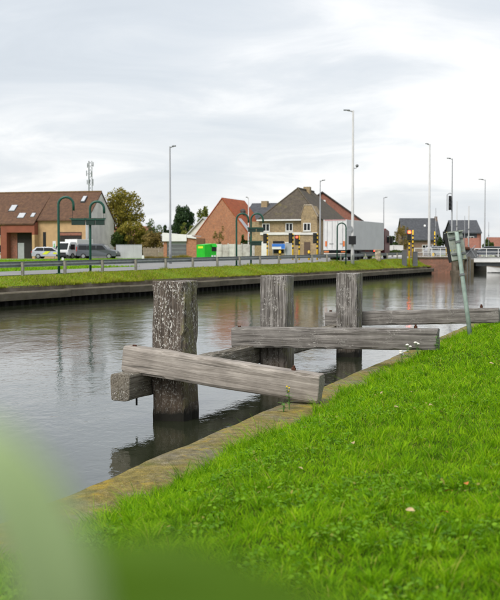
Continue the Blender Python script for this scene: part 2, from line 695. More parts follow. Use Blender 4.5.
M['tile_brown'] = tiles('brown_tiles', (0.068, 0.032, 0.018), (0.135, 0.068, 0.036), (0.17, 0.095, 0.03), 0.5)
M['tile_ochre'] = tiles('ochre_tiles', (0.12, 0.065, 0.03), (0.22, 0.13, 0.05), (0.2, 0.15, 0.04), 0.5)
M['tile_orange'] = tiles('orange_tiles', (0.30, 0.065, 0.022), (0.44, 0.115, 0.04), (0.24, 0.16, 0.04), 0.45)
M['tile_mossy'] = tiles('mossy_tiles', (0.05, 0.04, 0.03), (0.105, 0.085, 0.062), (0.15, 0.13, 0.03), 0.5)
M['tile_slate'] = tiles('slate_tiles', (0.045, 0.048, 0.055), (0.085, 0.09, 0.10), (0.09, 0.09, 0.08), 0.2)
M['tile_dark'] = tiles('dark_tiles', (0.05, 0.045, 0.042), (0.10, 0.092, 0.085), (0.12, 0.11, 0.06), 0.3)
M['tile_red'] = tiles('red_tiles', (0.20, 0.075, 0.05), (0.28, 0.12, 0.08), (0.15, 0.12, 0.07), 0.3)
M['render_tan'] = plain('tan_brickwork', (0.47, 0.31, 0.165), 0.9, 0, 0.14, 1.2)
M['render_pink'] = plain('red_render', (0.24, 0.078, 0.048), 0.9, 0, 0.15, 1.0)
M['render_grey'] = plain('grey_render', (0.50, 0.49, 0.46), 0.9, 0, 0.2, 0.5)
M['gable_render'] = plain('pale_gable_render', (0.70, 0.69, 0.66), 0.9, 0, 0.2, 0.6)
M['render_white'] = plain('white_render', (0.66, 0.65, 0.62), 0.85, 0, 0.15, 0.8)
M['zinc'] = plain('zinc_sheet', (0.48, 0.49, 0.51), 0.5, 0.1, 0.12, 1.0)
M['recess_shade'] = plain('recess_shade_paint', (0.028, 0.024, 0.022), 0.9)  # near-black colour stands in for shade inside openings
M['glass'] = plain('window_glass', (0.016, 0.018, 0.02), 0.08, 0, 0.1, 1.0, 0.25)
M['skylight'] = plain('skylight_glass', (0.45, 0.47, 0.5), 0.05, 0, 0.05, 1.0, 1.0)
M['white'] = plain('white_paint', (0.72, 0.72, 0.71), 0.45, 0, 0.07, 2.0)
M['offwhite'] = plain('dirty_white', (0.55, 0.54, 0.5), 0.7, 0, 0.25, 1.5)
M['steel'] = plain('galvanised_steel', (0.33, 0.345, 0.36), 0.5, 0.4, 0.2, 4)
M['steel_dark'] = plain('dark_steel', (0.17, 0.18, 0.18), 0.5, 0.3, 0.2, 4)
M['lamp_grey'] = plain('lamp_post_grey', (0.27, 0.28, 0.29), 0.5, 0.2, 0.12, 1)
M['mast_grey'] = plain('mast_grey', (0.24, 0.26, 0.28), 0.6, 0.1, 0.15, 1)
M['lamp_white'] = plain('lamp_post_white', (0.46, 0.46, 0.45), 0.5, 0, 0.12, 1)
M['green_paint'] = plain('dark_green_paint', (0.010, 0.07, 0.048), 0.4, 0, 0.2, 2)
M['planter_green'] = plain('planter_green', (0.012, 0.032, 0.025), 0.5, 0, 0.25, 4)
M['post_concrete'] = plain('rail_post', (0.26, 0.245, 0.21), 0.9, 0, 0.25, 6)
M['yellow'] = plain('yellow_paint', (0.75, 0.47, 0.01), 0.5, 0, 0.1, 3)
M['black'] = plain('black_plastic', (0.014, 0.014, 0.015), 0.5, 0, 0.2, 3)
M['tyre'] = plain('tyre_rubber', (0.02, 0.02, 0.02), 0.85)
M['rim'] = plain('alloy_rim', (0.35, 0.36, 0.37), 0.35, 0.7)
M['container_green'] = plain('bright_green', (0.012, 0.44, 0.016), 0.4, 0, 0.15, 1.5)
M['van_grey'] = plain('van_grey', (0.085, 0.095, 0.11), 0.3, 0.2, 0.06, 1)
M['car_silver'] = plain('car_silver', (0.40, 0.42, 0.46), 0.3, 0.3, 0.06, 1)
M['car_white'] = plain('car_white', (0.70, 0.70, 0.71), 0.35, 0, 0.05, 1)
M['hi_vis'] = plain('hi_vis_yellow', (0.62, 0.70, 0.03), 0.5, 0, 0.05, 1)
M['trailer_grey'] = plain('trailer_grey', (0.58, 0.585, 0.59), 0.5, 0, 0.08, 0.6)
M['trailer_white'] = plain('trailer_door_white', (0.62, 0.62, 0.62), 0.5, 0, 0.1, 0.8)
M['orange'] = plain('orange_reflector', (0.60, 0.16, 0.04), 0.4, 0, 0.1, 2)
M['red_paint'] = plain('red_paint', (0.42, 0.03, 0.025), 0.5, 0, 0.1, 2)
M['cab_dark'] = plain('cab_dark_red', (0.11, 0.022, 0.022), 0.4, 0, 0.3, 2)
M['blue_sign'] = plain('blue_sign', (0.03, 0.16, 0.55), 0.5, 0, 0.1, 2)
M['grey_box'] = plain('cabinet_grey', (0.12, 0.125, 0.13), 0.7, 0, 0.1, 2)
M['stone'] = plain('rough_stone', (0.42, 0.35, 0.27), 0.95, 0, 0.35, 5)
M['wood_fence'] = plain('old_boards', (0.28, 0.23, 0.18), 0.9, 0, 0.25, 3)
M['door_brown'] = plain('door_brown', (0.10, 0.065, 0.045), 0.6, 0, 0.15, 2)
M['door_grey'] = plain('door_grey', (0.33, 0.35, 0.36), 0.6, 0, 0.1, 2)
M['cladding'] = plain('dark_cladding', (0.05, 0.055, 0.065), 0.7, 0, 0.15, 1)
M['bark'] = plain('bark', (0.10, 0.075, 0.055), 0.95, 0, 0.3, 5)
M['red_light'] = emis('red_signal', (1.0, 0.06, 0.02), 6.5)
M['tail_light'] = emis('red_tail_lamp', (1.0, 0.06, 0.03), 2.5)
M['dark_lens'] = plain('dark_lens', (0.03, 0.03, 0.02), 0.3)

g = NT('dirty_concrete_panels')
v = g.coord('Object')
c = g.ramp(g.noise(v, 1.6, 6, 0.7), [(0.3, (0.30, 0.27, 0.24)), (0.5, (0.48, 0.46, 0.43)), (0.7, (0.60, 0.59, 0.56))])
g.base(c)
g.set(Roughness=0.95)
M['panel_concrete'] = g.m

# old sign: grey-green metal with lichen spots
g = NT('old_sign_metal')
v = g.coord('Object')
c = g.ramp(g.noise(v, 6, 6, 0.65), [(0.3, (0.19, 0.22, 0.19)), (0.7, (0.36, 0.39, 0.34))])
c = g.mix(g.ramp(g.noise(v, 9, 5, 0.6), [(0.6, 0.0), (0.66, 0.9)]), c, (0.42, 0.38, 0.03))
c = g.mix(g.ramp(g.noise(v, 4, 5, 0.7), [(0.56, 0.0), (0.64, 0.8)]), c, (0.07, 0.07, 0.06))
g.base(c)
g.set(Roughness=0.8)
M['old_sign'] = g.m
M['post_green'] = plain('pale_green_post', (0.27, 0.345, 0.30), 0.6, 0.1, 0.22, 7)


def leaf_mat(name, a, b, c, trans=0.3, scale=0.8):
    return grass_mat(name, a, b, c, c, 0.0, scale, trans)


M['leaf_autumn'] = leaf_mat('autumn_leaves', (0.10, 0.105, 0.014), (0.23, 0.205, 0.03), (0.36, 0.28, 0.05))
M['leaf_brown'] = leaf_mat('brown_leaves', (0.11, 0.09, 0.026), (0.23, 0.175, 0.05), (0.33, 0.24, 0.08))
M['leaf_hedge'] = leaf_mat('hedge_leaves', (0.018, 0.035, 0.008), (0.045, 0.08, 0.015), (0.08, 0.12, 0.025))
M['leaf_conifer'] = leaf_mat('dark_conifer', (0.018, 0.04, 0.018), (0.035, 0.07, 0.028), (0.06, 0.10, 0.035))
M['leaf_yellow'] = leaf_mat('yellow_green_leaves', (0.08, 0.11, 0.02), (0.17, 0.20, 0.04), (0.28, 0.29, 0.07))
M['leaf_mid'] = leaf_mat('mid_green_leaves', (0.04, 0.07, 0.02), (0.08, 0.12, 0.03), (0.13, 0.17, 0.05))
M['leaf_fresh'] = leaf_mat('fresh_plant_leaf', (0.10, 0.22, 0.045), (0.15, 0.30, 0.07), (0.22, 0.38, 0.11), 0.4, 6)
M['leaf_pale'] = leaf_mat('pale_plant_leaf', (0.44, 0.56, 0.28), (0.50, 0.62, 0.33), (0.55, 0.67, 0.38), 0.4, 6)
M['leaf_deep'] = leaf_mat('deep_green_leaf', (0.06, 0.13, 0.005), (0.08, 0.165, 0.007), (0.10, 0.20, 0.010), 0.3, 6)
M['petal_white'] = plain('white_petal', (0.7, 0.68, 0.62), 0.8)
M['petal_yellow'] = plain('yellow_petal', (0.7, 0.5, 0.02), 0.8)
M['fallen'] = plain('fallen_leaf', (0.42, 0.32, 0.17), 0.9, 0, 0.3, 20)
M['fallen_rust'] = plain('rusty_fallen_leaf', (0.42, 0.15, 0.03), 0.9, 0, 0.3, 20)

# ------------------------------------------------------------------ setting: water, land, roads
o = MB().poly([(-300, -60, 0), (400, -60, 0), (400, 700, 0), (-300, 700, 0)]).obj('water', M['water'])
tag(o, 'calm grey green canal water with fine ripples', 'water', kind='structure')

# near bank
ts = [-40, -25, -15, -10] + [x * 0.5 - 8 for x in range(0, 68)] + [28, 34, 45, 60, 90, 140, 220, 400]
isx = [0.45, 0.6, 0.8, 0.9, 1.0, 1.15, 1.35, 1.6, 1.9, 2.3, 2.8, 3.4, 4.2, 5, 6, 7, 8.5, 10, 13, 20, 40, 100, 300]
mb = MB()
for t in ts:
    for i in isx:
        p = npt(t, i, 0)
        mb.v.append((p.x, p.y, zn(i, p.x, p.y) - 0.045))
W = len(isx)
for a in range(len(ts) - 1):
    for b in range(W - 1):
        mb.f.append((a * W + b, a * W + b + 1, (a + 1) * W + b + 1, (a + 1) * W + b))
o = mb.obj('canal_bank', M['near_soil'], sm=True)
tag(o, 'sloping turf bank on the near side of the canal', 'bank', kind='structure')

# far land: one sheet to the horizon
ss = [-1500, -500, -200, -100, -60] + list(range(-40, 125, 5)) + [140, 170, 220, 350, 700, 1500, 4000]
vs = [0.88, 1.15, 1.4, 2.0, 2.6, 3.2, 3.8, 6, 10, 14, 18, 24, 30, 40, 60, 100, 200, 600, 2000, 5000]
mb = MB()
for s in ss:
    for v in vs:
        mb.v.append(tuple(qpt(s, v, zq(s, v))))
W = len(vs)
for a in range(len(ss) - 1):
    for b in range(W - 1):
        mb.f.append((a * W + b, (a + 1) * W + b, (a + 1) * W + b + 1, a * W + b + 1))
o = mb.obj('ground', M['far_soil'], sm=True)
tag(o, 'grassy land beyond the canal running to the horizon', 'ground', kind='structure')


def road_sheet(name, label, v0, v1, s_list, mat, lift=0.012, nv=6):
    m = MB()
    for s in s_list:
        for k in range(nv + 1):
            v = v0 + (v1 - v0) * k / nv
            m.v.append(tuple(qpt(s, v, zq(s, v) + lift)))
    for a in range(len(s_list) - 1):
        for b in range(nv):
            q = a * (nv + 1) + b
            m.f.append((q, q + nv + 1, q + nv + 2, q + 1))
    ob = m.obj(name, mat, sm=True)
    return tag(ob, label, 'road', kind='structure')


sl = [-500, -200, -100, -60] + list(range(-40, 125, 5)) + [140, 170, 220, 350, 700]
road_sheet('road', 'pale asphalt road along the canal behind the guard rail', 3.9, 9.6, sl, M['asphalt'], 0.03)
road_sheet('side_road', 'grey asphalt street in front of the houses', 9.6, 20, list(range(30, 160, 5)), M['asphalt'], 0.025, 8)
road_sheet('parking_pavement', 'grey paved parking strip in front of the long building', 39.5, 47, list(range(10, 90, 5)), M['asphalt_dark'], 0.03)


# ------------------------------------------------------------------ far quay wall
qt = thing('quay_wall', qpt(0, 0, 0), 0, 'long low concrete quay wall along the far bank', 'quay wall')
qi = Vector(qt.location)
SEND = q_s(434, 0.0)
s = -60.0
rr = random.Random(3)
while s < SEND:
    e = min(s + 6.0, SEND)
    dv, dz = rr.uniform(-0.025, 0.025), rr.uniform(-0.02, 0.02)
    m = MB()
    m.extr([qpt(s, -0.0 + dv, 0.27 + dz) - qi, qpt(s, 0.62, 0.27 + dz) - qi, qpt(s, 0.62, 0.66 + dz) - qi, qpt(s, 0.06 + dv, 0.665 + dz) - qi, qpt(s, 0.0 + dv, 0.61 + dz) - qi],
           qpt(e - 0.02, 0, 0) - qpt(s, 0, 0))
    m.obj('cap_slab', M['quay'], qt)
    s = e
m = MB()
m.extr([qpt(-60, 0.60, 0.3) - qi, qpt(-60, 1.0, 0.3) - qi, qpt(-60, 1.0, 0.88) - qi, qpt(-60, 0.72, 0.90) - qi], qpt(SEND - 0.5, 0, 0) - qpt(-60, 0, 0))
m.obj('riser', M['quay_riser'], qt)
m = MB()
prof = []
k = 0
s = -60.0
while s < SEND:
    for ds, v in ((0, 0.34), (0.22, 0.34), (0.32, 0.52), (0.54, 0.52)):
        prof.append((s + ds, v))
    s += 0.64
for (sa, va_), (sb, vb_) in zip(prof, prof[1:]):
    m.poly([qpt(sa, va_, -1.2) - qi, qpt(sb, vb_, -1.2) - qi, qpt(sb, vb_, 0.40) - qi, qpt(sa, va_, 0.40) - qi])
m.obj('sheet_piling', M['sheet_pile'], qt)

# ------------------------------------------------------------------ near coping
m = MB()
T0, T1, NTN = -14.0, 60.0, 370
sec = [(0.02, -1.5), (0.0, 0.30), (0.025, 0.375), (0.07, 0.40), (0.2, 0.41), (0.35, 0.415), (0.6, 0.415), (0.86, 0.405), (0.88, 0.0)]
for k in range(NTN + 1):
    t = T0 + (T1 - T0) * k / NTN
    for j, (i, z) in enumerate(sec):
        nx = mnoise.noise((t * 1.7, j * 0.31, 3.1)) * 0.022 + mnoise.noise((t * 5.3, j * 0.7, 9.1)) * 0.012
        nz = mnoise.noise((t * 1.3, i * 4, 5.7)) * 0.014 + mnoise.noise((t * 6, i * 9, 7.7)) * 0.008
        m.v.append(tuple(npt(t, i + nx, z + nz)))
W = len(sec)
for a in range(NTN):
    for b in range(W - 1):
        m.f.append((a * W + b, (a + 1) * W + b, (a + 1) * W + b + 1, a * W + b + 1))
o = m.obj('canal_coping', M['coping'], sm=True)
tag(o, 'lichen stained concrete coping along the near edge of the canal', 'coping')


# ------------------------------------------------------------------ timber fender
def timber(L, w, h, seed, cracks=5, rough=0.012, ns=9, nl=36, worn=0.07):
    """weathered squared timber along local Z, centred on section, z 0..L"""
    rd = random.Random(seed)
    m = MB()
    per = []
    for side in range(4):
        for k in range(ns):
            t = -1 + 2 * k / ns
            x, y = [(t, -1), (1, t), (-t, 1), (-1, -t)][side]
            per.append((x, y, side, t))
    n = len(per)
    cr = [(rd.randrange(n), rd.uniform(0, 0.6), rd.uniform(0.35, 1.0), rd.uniform(0.4, 1.0)) for _ in range(cracks)]
    rings = [0.0, 0.012 * 1.0] + [L * (0.02 + 0.96 * k / nl) for k in range(nl + 1)] + [L - 0.012, L]
    for q, z in enumerate(rings):
        endk = 1.0
        if q in (0, len(rings) - 1):
            endk = 0.955
        for k, (x, y, side, t) in enumerate(per):
            cx, cy = x, y
            corner = max(0.0, abs(t) - 0.72) / 0.28
            shrink = 1 - 0.065 * corner * corner
            px, py = cx * w / 2 * shrink * endk, cy * h / 2 * shrink * endk
            nn = mnoise.noise((px * 9 + seed, py * 9, z * 0.9)) * rough + mnoise.noise((px * 3 + seed, py * 3, z * 2.2)) * rough * 1.2
            wear = max(0, mnoise.noise((z * 3.1, seed * 1.7, k // ns * 3.3))) * worn * corner
            for ck, a, b, dep in cr:
                if k == ck and a <= z / L <= a + b:
                    nn -= 0.018 * dep
            f = 1 + (nn - wear) / (max(w, h) / 2)
            zz = z
            if q >= len(rings) - 2:
                zz += mnoise.noise((px * 5, py * 5, seed * 2.1)) * 0.02
            m.v.append((px * f, py * f, zz))
    R_ = len(rings)
    for a in range(R_ - 1):
        for k in range(n):
            j = (k + 1) % n
            m.f.append((a * n + k, a * n + j, (a + 1) * n + j, (a + 1) * n + k))
    for base, zz, flip in ((0, 0.0, True), ((R_ - 1) * n, L, False)):
        c = len(m.v)
        m.v.append((0, 0, zz + (0.006 if not flip else -0.006)))
        for k in range(n):
            j = (k + 1) % n
            m.f.append((base + j, base + k, c) if flip else (base + k, base + j, c))
    return m


def along(p0, p1, up=Vector((0, 0, 1))):
    """matrix whose local Z runs p0 to p1, local Y closest to up"""
    z = (p1 - p0).normalized()
    x = up.cross(z).normalized()
    y = z.cross(x)
    return Matrix(((x.x, y.x, z.x, p0.x), (x.y, y.y, z.y, p0.y), (x.z, y.z, z.z, p0.z), (0, 0, 0, 1)))


P1 = Vector((xa(175, 16.2), 16.2))
piles = [P1, P1 + ND * 4.9, P1 + ND * 10.4]
fe = thing('timber_fender', (P1.x, P1.y, 0), 0, 'weathered wooden mooring structure of three square piles with horizontal beams', 'mooring structure')
fl = Vector(fe.location)


def put_timber(name, p0, p1, w, h, seed, mat, label=None, **k):
    mm = along(p0 - fl, p1 - fl)
    ob = timber((p1 - p0).length, w, h, seed, **k).obj(name, mat, fe, sm=False)
    ob.matrix_basis = mm
    if label:
        ob['label'] = label
    return ob


ang = -math.atan2(ND.x, ND.y)
tops = [za(281, 16.2), za(275.5, 20.8), za(273, 26)]
plab = ['thick brown pile with flaking white coating', 'grey cracked middle pile', 'slimmer grey far pile']
for k, (p, zt, mt) in enumerate(zip(piles, tops, ('pile_flaked', 'pile_grey', 'pile_grey'))):
    ob = timber(zt + 1.5, 0.56, 0.56, 11 + k * 7, cracks=9, rough=0.014, nl=46, worn=0.08).obj('pile', M[mt], fe)
    ob.location = Vector((p.x, p.y, -1.5)) - fl
    ob.rotation_euler = (0, 0, ang)
    ob['label'] = plab[k]


def cross(p, off, t0, t1, z0, z1, h, w, seed, mat, label):
    """beam across the canal edge; t measured toward the water from the pile centre"""
    b = p + ND * off
    a0 = b - NI * t0
    a1 = b - NI * t1
    return put_timber('cross_beam', Vector((a0.x, a0.y, z0)), Vector((a1.x, a1.y, z1)), w, h, seed, M[mat], label, cracks=7, nl=60, rough=0.006)


bm1 = cross(piles[0], -0.45, 0.62, -2.50, 0.965, 0.635, 0.415, 0.30, 31, 'beam_grey', 'pale grey beam resting on the coping, nearest the camera')
bm2 = cross(piles[1], -0.45, 0.76, -3.3, 0.915, 0.985, 0.40, 0.30, 47, 'beam_dark', 'grey middle beam ending in the grass')
bm3 = cross(piles[2], 0.45, 0.72, -3.62, 0.885, 1.075, 0.36, 0.30, 53, 'beam_dark', 'far beam passing behind the third pile')
wl0 = piles[0] - NI * 0.45 - ND * 1.0
wl1 = piles[2] - NI * 0.45 + ND * 1.0
wal = put_timber('waling_beam', Vector((wl0.x, wl0.y, 0.575)), Vector((wl1.x, wl1.y, 0.55)), 0.32, 0.40, 61, M['waling'], 'long low beam bolted along the water side of the piles', cracks=10, nl=90)
# bolts on the beams
for bm, L in ((bm1, 3.12), (bm2, 4.06), (bm3, 4.34)):
    b = MB().tube([(0, 0.19, L - 0.42), (0, 0.245, L - 0.42)], 0.035, 8)
    b.tube([(0, 0.24, L - 0.42), (0, 0.275, L - 0.42)], 0.02, 8)
    b.obj('bolt', M['rust'], bm)
    b = MB().tube([(0, 0.19, 0.12), (0, 0.225, 0.12)], 0.035, 8).obj('bolt', M['rust'], bm)
b = MB().tube([(0, -0.18, 0.55), (0, -0.33, 0.55)], 0.016, 8)
b.obj('bolt', M['black'], wal)

# ------------------------------------------------------------------ leaning sign post on the bank
bx = at(471, 341, 22.2)
sp_i = (Vector((bx.x, bx.y)) - NO).dot(NI)
sp = thing('sign_post', (bx.x, bx.y, zn(sp_i, bx.x, bx.y) - 0.15), 0, 'leaning pale green post with a weathered sign board at its top', 'sign post')
top = at(456.5, 232, 22.5)
tv = top - Vector(sp.location)
pst = MB().tube([Vector((0, 0, 0)), tv * 0.33, tv * 0.66, tv], [0.05, 0.048, 0.046, 0.044], 10).obj('post', M['post_green'], sp, sm=True)
zax = tv.normalized()
xax = Vector((1, 0.25, 0))
xax = (xax - zax * xax.dot(zax)).normalized()
yax = zax.cross(xax)
sgn = MB().box(-0.17, 0.185, -0.12, 0.02, -0.60, 0.0)
sg = sgn.obj('sign_board', M['old_sign'], sp, bevel=0.012)
sg.matrix_basis = Matrix(((xax.x, yax.x, zax.x, tv.x), (xax.y, yax.y, zax.y, tv.y), (xax.z, yax.z, zax.z, tv.z), (0, 0, 0, 1))) @ Matrix.Translation((-0.0, 0.22, 0.0)) @ Matrix.Rotation(R(-3), 4, 'Y')
MB().box(-0.185, -0.172, -0.10, 0.025, -0.62, 0.02).obj('dark_edge', M['black'], sg)
MB().box(-0.165, 0.17, -0.145, -0.122, -0.14, -0.10).obj('bracket', M['steel_dark'], sg)
MB().box(-0.165, 0.17, -0.145, -0.122, -0.48, -0.44).obj('bracket', M['steel_dark'], sg)
MB().box(-0.17, 0.19, -0.17, 0.05, 0.002, 0.035).obj('cap', M['old_sign'], sg)
cl = MB().tube([tv * 0.60, tv * 0.62], 0.062, 10).obj('clamp', M['steel_dark'], sp)
cl = MB().tube([tv * 0.90, tv * 0.92], 0.062, 10).obj('clamp', M['steel_dark'], sp)

# ------------------------------------------------------------------ guard rail
gr = thing('guard_rail', qpt(0, 3.2, 0), 0, 'long galvanised steel crash barrier on short posts along the canal road', 'guard rail')
gi = Vector(gr.location)
s0, s1 = -40.0, q_s(404, 3.3)
wprof = [(0.10, 0.78), (0.05, 0.77), (0.0, 0.72), (0.085, 0.655), (0.085, 0.60), (0.0, 0.535), (0.05, 0.485), (0.10, 0.47)]
m = MB()
sts = [s0 + (s1 - s0) * k / 60 for k in range(61)]
for s in sts:
    for dv, z in wprof:
        m.v.append(tuple(qpt(s, 3.36 - dv + 0.08, crest(s) + z) - gi))
W = len(wprof)
for a in range(60):
    for b in range(W - 1):
        m.f.append((a * W + b, (a + 1) * W + b, (a + 1) * W + b + 1, a * W + b + 1))
ro = m.obj('rail', M['steel'], gr)
so = ro.modifiers.new('solid', 'SOLIDIFY')
so.thickness = 0.012
s = q_s(23, 3.2) - 32
pm = MB().box(-0.07, 0.07, -0.06, 0.06, -0.3, 0.74).mesh('post', M['post_concrete'])
while s < s1:
    ob = bpy.data.objects.new('post', pm)
    col.objects.link(ob)
    ob.parent = gr
    ob.location = qpt(s, 3.22, crest(s)) - gi
    ob.rotation_euler = (0, 0, -R(24.2))
    s += 4.0


# ------------------------------------------------------------------ flower poles and planters
def arch_pole(px, ybase, ytop, v, px_end, drop, label):
    s = q_s(px, v)
    b = qpt(s, v, zq(s, v))
    H = za(ytop, b.y) - b.z
    wdt = (px_end - px) / FPX * b.y
    t = thing('flower_pole', b, 0, label, 'flower pole', 'hooked green flower poles on the far bank')
    r = wdt / 2
    pts = [(0, 0, -0.2), (0, 0, H * 0.5), (0, 0, H - r)]
    for k in range(1, 11):
        th = math.pi * k / 10
        pts.append((r - r * math.cos(th), 0, H - r + r * math.sin(th)))
    pts.append((2 * r, 0, H - r - drop))
    part(t, 'pole', M['green_paint'], lambda m: m.tube(pts, 0.075, 8), True)
    part(t, 'foot_plate', M['green_paint'], lambda m: m.box(-0.14, 0.14, -0.14, 0.14, 0.0, 0.05))
    return t, b, H, r, wdt


def planter(name_parent_pt, w, h, d, label, group):
    t = thing('planter_box', name_parent_pt, 0, label, 'planter', group)
    part(t, 'trough', M['planter_green'], lambda m: m.extr([(-w / 2, -d / 2, 0), (w / 2, -d / 2, 0), (w / 2, d / 2, 0), (-w / 2, d / 2, 0)], (0, 0, h * 0.82)))
    part(t, 'rim', M['green_paint'], lambda m: m.box(-w / 2 - 0.03, w / 2 + 0.03, -d / 2 - 0.03, d / 2 + 0.03, h * 0.82, h))
    part(t, 'soil', M['bark'], lambda m: m.box(-w / 2 + 0.03, w / 2 - 0.03, -d / 2 + 0.03, d / 2 - 0.03, h, h + 0.03))
    return t


tA, bA, HA, rA, wA = arch_pole(59, 274, 197, 3.9, 74, 0.35, 'tall dark green hooked pole farthest left on the far bank')
tB, bB, HB, rB, wB = arch_pole(90.5, 271, 201.5, 3.9, 104.5, 0.3, 'dark green hooked pole beside the grey van carrying planters')
YB = bB.y
for j, (xa0, xa1) in enumerate(((72, 85), (86.5, 95), (96, 104.5))):
    w = (xa1 - xa0) / FPX * YB
    p = at((xa0 + xa1) / 2, 225, YB - 0.05)
    pt = planter(p, w, 0.36, 0.35, ['left planter of the row hanging between the two leftmost green poles', 'middle planter of the row fixed at the second green pole', 'right planter of the row under the hook of the second green pole'][j], 'hanging planters')
    if j != 1:
        part(pt, 'hanger', M['black'], lambda m: m.tube([(0 - (w * 0.45 if j == 0 else -w * 0.4), 0, 0.3), (0 - (w * 0.45 if j == 0 else -w * 0.4), 0, (za(208, YB) if j == 0 else za(210, YB)) - p.z)], 0.012, 5))
part(tB, 'crossbar', M['green_paint'], lambda m: m.box(-1.25, 0.95, -0.045, 0.045, za(219.0, YB) - bB.z, za(218.0, YB) - bB.z))
tC, bC, HC, rC, wC = arch_pole(236.5, 266, 213.5, 4.0, 248.5, 0.25, 'dark green hooked pole in front of the orange brick house')
tD, bD, HD, rD, wD = arch_pole(251, 265, 213.5, 4.0, 263, 0.25, 'dark green hooked pole with planters at two heights')
YD = bD.y
for (xa0, xa1, yb, lb) in ((248, 256, 232, 'upper left planter on the pole in front of the tan house'), (256.4, 263.5, 232, 'upper right planter on the pole in front of the tan house'), (250.5, 261.5, 245.5, 'lower planter on the pole in front of the tan house')):
    planter(at((xa0 + xa1) / 2, yb, YD - 0.05), (xa1 - xa0) / FPX * YD, 0.33, 0.34, lb, 'hanging planters')
for ya_ in (228, 241.5):
    part(tD, 'crossbar', M['green_paint'], lambda m: m.box(-0.3, 0.95, -0.045, 0.045, za(ya_, YD) - bD.z, za(ya_ - 0.8, YD) - bD.z))
# inverted-U frame before the lorry
s = q_s(337, 2.9)
b = qpt(s, 2.9, zq(s, 2.9))
w = 8.8 / FPX * b.y
H = za(223, b.y) - b.z
t = thing('arch_frame', b, 0, 'slim green inverted U frame in front of the white lorry trailer', 'frame')
pts = [(0, 0, -0.2), (0, 0, H - w / 2)] + [(w / 2 - w / 2 * math.cos(math.pi * k / 10), 0, H - w / 2 + w / 2 * math.sin(math.pi * k / 10)) for k in range(1, 11)] + [(w, 0, -0.2)]
part(t, 'arch', M['green_paint'], lambda m: m.tube(pts, 0.065, 8), True)
part(t, 'crossbar', M['green_paint'], lambda m: m.box(0.02, w - 0.02, -0.03, 0.03, 0.5, 0.56))


# ------------------------------------------------------------------ street lamps and masts
def lamp(px, ytop, Y, arm_px, label, r0=0.11, mat='lamp_grey', ybase=None, camera_at=None):
    x = xa(px, Y)
    zb = zw(x, Y) if ybase is None else za(ybase, Y)
    t = thing('street_lamp', (x, Y, zb), 0, label, 'street lamp', 'tall street lamps')
    H = za(ytop, Y) - zb
    al = (arm_px - px) / FPX * Y
    sg_ = 1 if al > 0 else -1
    part(t, 'pole', M[mat], lambda m: m.tube([(0, 0, -0.3), (0, 0, 1.2), (0, 0, 1.25), (0, 0, H)], [r0 * 1.15, r0 * 1.1, r0, r0 * 0.55], 10), True)
    part(t, 'arm', M[mat], lambda m: m.tube([(0, 0, H - 0.12), (al * 0.3, 0, H - 0.03), (al * 0.6, 0, H)], r0 * 0.42, 6), True)
    part(t, 'lamp_head', M['steel_dark'], lambda m: m.extr([(al * 0.35, -0.13, H - 0.02), (al, -0.1, H - 0.0), (al, 0.1, H - 0.0), (al * 0.35, 0.13, H - 0.02)], (0, 0, 0.10)))
    part(t, 'base_door', M['steel_dark'], lambda m: m.box(-0.04, 0.04, -r0 * 1.15 - 0.01, -r0 * 1.0, 0.4, 0.85))
    return t, H


s = q_s(352.5, 2.3)
pb = qpt(s, 2.3, zq(s, 2.3))
L1, H1 = lamp(352.5, 110.5, pb.y, 343, 'tallest white street lamp standing on the far bank by the lorry', 0.16, 'lamp_white')
zz = za(167, pb.y) - pb.z
part(L1, 'camera_arm', M['steel_dark'], lambda m: m.tube([(0, 0, zz - 0.15), (0.35, 0, zz - 0.1), (0.38, 0, zz + 0.1)], 0.03, 6))
part(L1, 'camera', M['steel_dark'], lambda m: m.ball((0.42, 0, zz + 0.12), 0.16, 8, 6), True)
za0, za1 = za(244.5, pb.y) - pb.z, za(236, pb.y) - pb.z
part(L1, 'signal_box', M['black'], lambda m: m.box(-0.42, 0.30, -0.42, -0.18, za0, za1), False, 0.03)
part(L1, 'bracket', M['steel_dark'], lambda m: m.box(-0.05, 0.05, -0.2, 0.0, za0 + 0.3, za0 + 0.4))
zc0 = za(229, pb.y) - pb.z
part(L1, 'round_sign', M['steel'], lambda m: m.tube([(-0.30, -0.20, zc0), (-0.30, -0.23, zc0)], 0.32, 16))
lamp(170.3, 146.5, 93, 176.3, 'lone grey street lamp in front of the trees and garage')
lamp(248.5, 197.5, 134, 245.8, 'slim street lamp rising beside the tan brick house', 0.09, 'lamp_white')
lamp(320, 180.5, 126, 325, 'grey street lamp at the left rear corner of the lorry trailer', 0.10)
lamp(383.5, 197.5, 165, 387, 'small distant street lamp just right of the lorry', 0.10)
lamp(429, 144, 131, 424.5, 'tall white street lamp by the brick bridge abutment', 0.17, 'lamp_white', 258)
L7, H7 = lamp(451.6, 158.5, 130, 446, 'street lamp with traffic signal halfway up, near the bridge', 0.12)
Y7 = 130
zq0 = za(210, Y7) - L7.location.z
part(L7, 'signal_head', M['black'], lambda m: (m.box(-0.42, -0.12, -0.22, 0.1, zq0, zq0 + 1.75), m.tube([(-0.27, -0.2, zq0 + 0.35), (-0.27, -0.45, zq0 + 0.35)], 0.15, 8), m.tube([(-0.27, -0.2, zq0 + 0.87), (-0.27, -0.45, zq0 + 0.87)], 0.15, 8), m.tube([(-0.27, -0.2, zq0 + 1.4), (-0.27, -0.45, zq0 + 1.4)], 0.15, 8)))
part(L7, 'signal_frame', M['lamp_grey'], lambda m: m.tube([(-0.62, 0, zq0 - 0.1), (-0.62, 0, zq0 + 1.9), (-0.3, 0, zq0 + 2.1), (0, 0, zq0 + 2.0)], 0.05, 6))
lamp(484.5, 179.5, 150, 478, 'street lamp leaning slightly above the bridge railing', 0.11)


